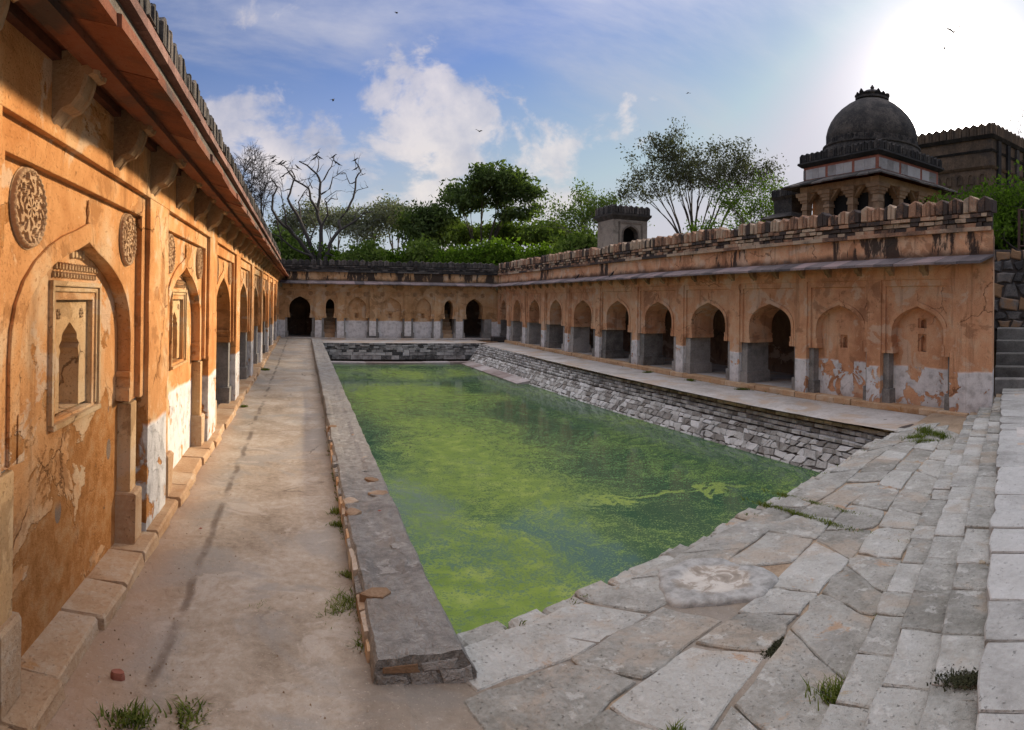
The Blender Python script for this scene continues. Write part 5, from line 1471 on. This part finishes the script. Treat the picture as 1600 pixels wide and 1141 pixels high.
for a, b_, where in perch:
    best = min(((Q, abs(Q.x-(a-BX)*U)+abs(Q.z-(1010-b_)*U-.35)) for Q in tipw), key=lambda t: t[1])[0]
    o = put(cm, 'perched_bird', M['black'], None, (dead.location.x+(a-BX)*U, 46+best.y, TZ+.35+(1010-b_)*U+.05), (0, 0, R.choice((0, PI))+R.uniform(-.6, .6))); o.scale = (.78,)*3
    tag(o, 'dark bird perched in the dead tree '+where, 'bird', CG)
    mb = MB(); p = Vector((o.location.x-dead.location.x, best.y, o.location.z-TZ-.11))
    mb.tube([best, best.lerp(p, .5)+Vector((0, 0, -.06)), p+Vector((.05, 0, 0))], [.022, .016, .010], 4)
    if (p-best).length < 2.2: mb.build('twig', M['bark_dead'], dead)
for (px, py, d_, k, f, rz, lab) in ((1488, 48, 40, 1.0, 2, .9, 'large dark bird flying in the glare above the hall'), (1473, 76, 46, .7, 2, 2.2, 'smaller bird flying just below the large one'), (613, 20, 60, .7, 0, .3, 'dark bird flying near the top edge of the sky'), (516, 155, 55, .75, 1, 0, 'dark bird flying left of the cumulus cloud'),
                                    (745, 205, 55, .75, 0, .6, 'dark bird flying in front of the cumulus cloud'), (1072, 144, 60, .6, 1, .2, 'tiny bird flying above the spreading tree'), (1541, 137, 60, .5, 1, 1.2, 'tiny bird flying in the glare at the far right')):
    p = (px-PX0)/FPX; z = z_at(py, px, d_)
    o = put(fm[f], 'flying_bird', M['black'], None, (math.sin(p)*d_, math.cos(p)*d_, z), (R.uniform(-.5, .5), R.uniform(-.3, .3), rz)); o.scale = (k, k, k)
    tag(o, lab, 'bird', 'birds flying in the sky')
for y, lab in ((25.2, 'farther of two pigeons on the right eave'), (22.0, 'nearer of two pigeons on the right eave')):
    o = put(cm, 'pigeon', M['black'], None, (RIGHT_X-.35, y, 3.37), (0, 0, -1.4)); o.scale = (.5,)*3
    tag(o, lab, 'pigeon', 'pigeons on the right eave')

# ------------------------------------------------------------------ small things on the ground
def tuft_mesh(n, rx, ry, h, lean=.35):
    mb = MB()
    for _ in range(n):
        x, y = R.gauss(0, rx*.5), R.gauss(0, ry*.5); hh = h*R.uniform(.45, 1.15); t = R.uniform(0, 6.28); l = R.uniform(.1, lean*2)*hh
        w = R.uniform(.003, .006); dx, dy = math.cos(t), math.sin(t)
        a = Vector((x, y, -.01)); m_ = a+Vector((dx*l*.35, dy*l*.35, hh*.6)); e_ = a+Vector((dx*l, dy*l, hh))
        s = Vector((-dy*w, dx*w, 0))
        mb.add([a-s, a+s, m_+s*.8, m_-s*.8, e_], [(0, 1, 2, 3), (3, 2, 4)])
    return mb.mesh('grass_tuft')
R.seed(77)
TG = 'grass tufts in cracks and joints'
def tuft(mesh, loc, rz, lab, mat=None, sc=1.0, name='grass_tuft', cat='grass tuft'):
    o = put(mesh, name, mat or M['grass'], None, loc, (0, 0, rz)); o.scale = (sc,)*3; tag(o, lab, cat, TG); return o
strip = tuft_mesh(1500, .62, .045, .04, .7); t1 = tuft_mesh(170, .10, .07, .05, .8); t2 = tuft_mesh(420, .22, .10, .08, .9); t3 = tuft_mesh(110, .06, .05, .06, .8)
tuft(strip, (5.36, 5.25, -.01), -1.50, 'long thin grass strip in a paving joint, farther of two')
s_ = strip.copy(); tuft(s_, (4.95, 5.02, -.01), -1.50, 'long thin grass strip in a paving joint, nearer of two', sc=1.15)
tuft(t1, (-.29, 4.72, .0), .3, 'small grass tuft in the cracked walkway')
tuft(t2, (.33, 4.78, .0), 1.2, 'leafy weed clump in the corner of walkway and low wall')
tuft(t1, (.40, 5.35, .0), 2.2, 'weed at the foot of the low wall beyond the big clump', sc=.8)
tuft(t1, (.39, 6.95, .0), .8, 'green weed at the foot of the low wall near the white stone')
tuft(t1, (.39, 6.55, .0), 2.8, 'small weed below a pale stone of the low wall', sc=.9)
tuft(t3, (.42, 4.2, .0), 1.8, 'dark weed near the end of the low wall', sc=1.2)
tuft(t2, (2.84, 2.50, .01), 2.1, 'thick dark grass clump beside the lowest step', sc=.95)
tuft(t1, (-.9, 3.37, .0), .3, 'grass patch at the bottom edge by the plinth', sc=1.3)
tuft(t1, (-.58, 3.45, .0), 1.7, 'grass patch at the bottom edge of the walkway', sc=1.4)
tuft(t3, (1.9, 2.86, 0), 1.0, 'grass sprig between bottom paving slabs')
tuft(t1, (-1.2, 20.5, .02), 1.0, 'tuft at the plinth far along the walkway', sc=1.6)
tuft(t1, (-1.22, 13.5, .02), 1.0, 'tuft at the plinth midway along the walkway', sc=.9)
for k, (x, y, s) in enumerate(((9.2, 6.55, 1.5), (9.55, 6.35, 1.7), (9.0, 6.25, 1.3), (9.75, 6.75, 1.6))):
    tuft(t2, (x, y, -.02), k*1.3, ('green creeping weeds at the right end of the paving, farthest left patch', 'thick green weeds in the middle of the right paving end', 'thin green weeds nearest the viewer at the right paving end', 'green weeds against the tank corner at the right')[k], sc=s*.8)
for k, (x, y) in enumerate(((11.45, 16.6), (11.5, 14.1), (11.45, 19.2))):
    tuft(t2, (x-.05, y, -.10), 1.5+k, ('weeds along the right plinth in front of the eighth arch', 'weeds along the right plinth in front of the last open arch', 'weeds along the right plinth in front of the seventh arch')[k], sc=.9)
moss = tuft_mesh(900, .13, .07, .014, 1.0)
M['moss'] = simple('dark_moss', (.03, .032, .012), .95)
tuft(moss, (2.94, 3.23, -.005), .4, 'dark dry moss clump on a paving slab', M['moss'], 1, 'moss_clump', 'moss')
tuft(moss.copy(), (2.98, 1.79, .31), 2.2, 'dark moss clump on the third step', M['moss'], 1.1, 'moss_clump', 'moss')
tuft(moss.copy(), (-.32, 3.71, -.02), 1.2, 'dark moss in a small hole of the walkway', M['moss'], .5, 'moss_clump', 'moss')
# sprigs along the wall feet and in the joints
mb = MB()
def sprig(x, y, z, h):
    for _ in range(R.randint(3, 8)):
        t = R.uniform(0, 6.28); l = h*R.uniform(.3, 1.1); w = R.uniform(.0025, .005); dx, dy = math.cos(t), math.sin(t)
        a = Vector((x+R.gauss(0, .012), y+R.gauss(0, .012), z-.006)); s = Vector((-dy*w, dx*w, 0)); hh = h*R.uniform(.4, 1)
        mb.add([a-s, a+s, a+Vector((dx*l*.5, dy*l*.5, hh*.7))+s*.7, a+Vector((dx*l, dy*l, hh))], [(0, 1, 2, 3)])
for _ in range(150):
    y = 4+abs(R.gauss(0, 4)); sprig(.425+R.gauss(0, .012), y, path_z(.4, y), R.uniform(.015, .05)) if nz(0, y, 4, 1.1) > -.05 else None
for _ in range(60):
    y = 4+abs(R.gauss(0, 7)); sprig(-1.30+R.gauss(0, .02), y, path_z(-1.3, y), R.uniform(.012, .035)) if nz(0, y, 7, .8) > .1 else None
for _ in range(170):
    x = R.uniform(1.2, 9.6); y = edge_y(x)+R.uniform(-.08, .1) if R.random() < .4 else step_y(0, x)+R.uniform(-.01, .05)
    if nz(x, y, 2, .9) > .0: sprig(x, y, -.01 if y > step_y(0, x)+.06 else .0, R.uniform(.012, .04))
for _ in range(90):
    y = R.uniform(7.5, 30); sprig(RIGHT_X-.16+R.gauss(0, .03), y, -.10, R.uniform(.02, .06)) if nz(0, y, 1, .5) > .0 else None
tag(mb.build('grass', M['grass']), 'thin grass sprigs along wall feet and paving joints', None, None, 'stuff')
# grit, a cobble, two dry leaves
mb = MB()
for _ in range(500):
    x = R.uniform(-1.3, .4) if R.random() < .4 else R.gauss(-1.0, .22); y = 3.2+abs(R.gauss(0, 2.4))
    if x < -1.32 or x > .42: continue
    s = R.choice((.003, .004, .005, .006, .009)); z = path_z(x, y)-.001
    mb.add([(x-s, y, z), (x+s*.6, y-s, z), (x+s*.5, y+s, z), (x, y, z+s*1.2)], [(0, 1, 3), (1, 2, 3), (2, 0, 3)])
tag(mb.build('gravel', M['wall_stone']), 'loose grit scattered over the walkway', None, None, 'stuff')
cb = flat_stone(.045, .03, .045, 8)
tag(put(cb, 'cobble', M['red_stone'], None, (-1.07, 3.72, .0)), 'reddish brown cobble lying near the plinth', 'stone')
lf = MB(); lf.add([(-.02, 0, .004), (0, .012, .010), (.025, 0, .006), (0, -.012, .002)], [(0, 1, 2, 3)]); lf = lf.mesh('dry_leaf')
for x, y, z, lab in ((.78, 6.35, .205, 'red dry leaf on top of the low wall'), (.2, 4.45, .008, 'red dry leaf on the walkway by the weed clump'), (-.98, 6.3, .01, 'red dry leaf on the walkway near the plinth')):
    o = put(lf, 'dry_leaf', M['leaf_red'], None, (x, y, z), (0, 0, R.uniform(0, 6))); tag(o, lab, 'leaf', 'red dry leaves')
# pit and block at the far right corner of the tank
mb = MB(); n = 20; rg = lambda r, z: [(r*math.cos(2*PI*k/n), r*.8*math.sin(2*PI*k/n), z) for k in range(n)]
mb.rings([rg(.62, 0), rg(.60, .06), rg(.48, .065), rg(.46, .0), rg(.40, -.02)], False, True)
tag(mb.build('pit_rim', M['rock_dark'], None, loc=(10.75, 36.3, -.10)), 'low dark round pit at the far right corner of the tank', 'pit')
o = put(rough_block(.75, .55, .34, .04, .06), 'stone_block', M['rock_dark'], None, (11.35, 36.05, -.10)); tag(o, 'dark stone block beside the round pit', 'stone block')
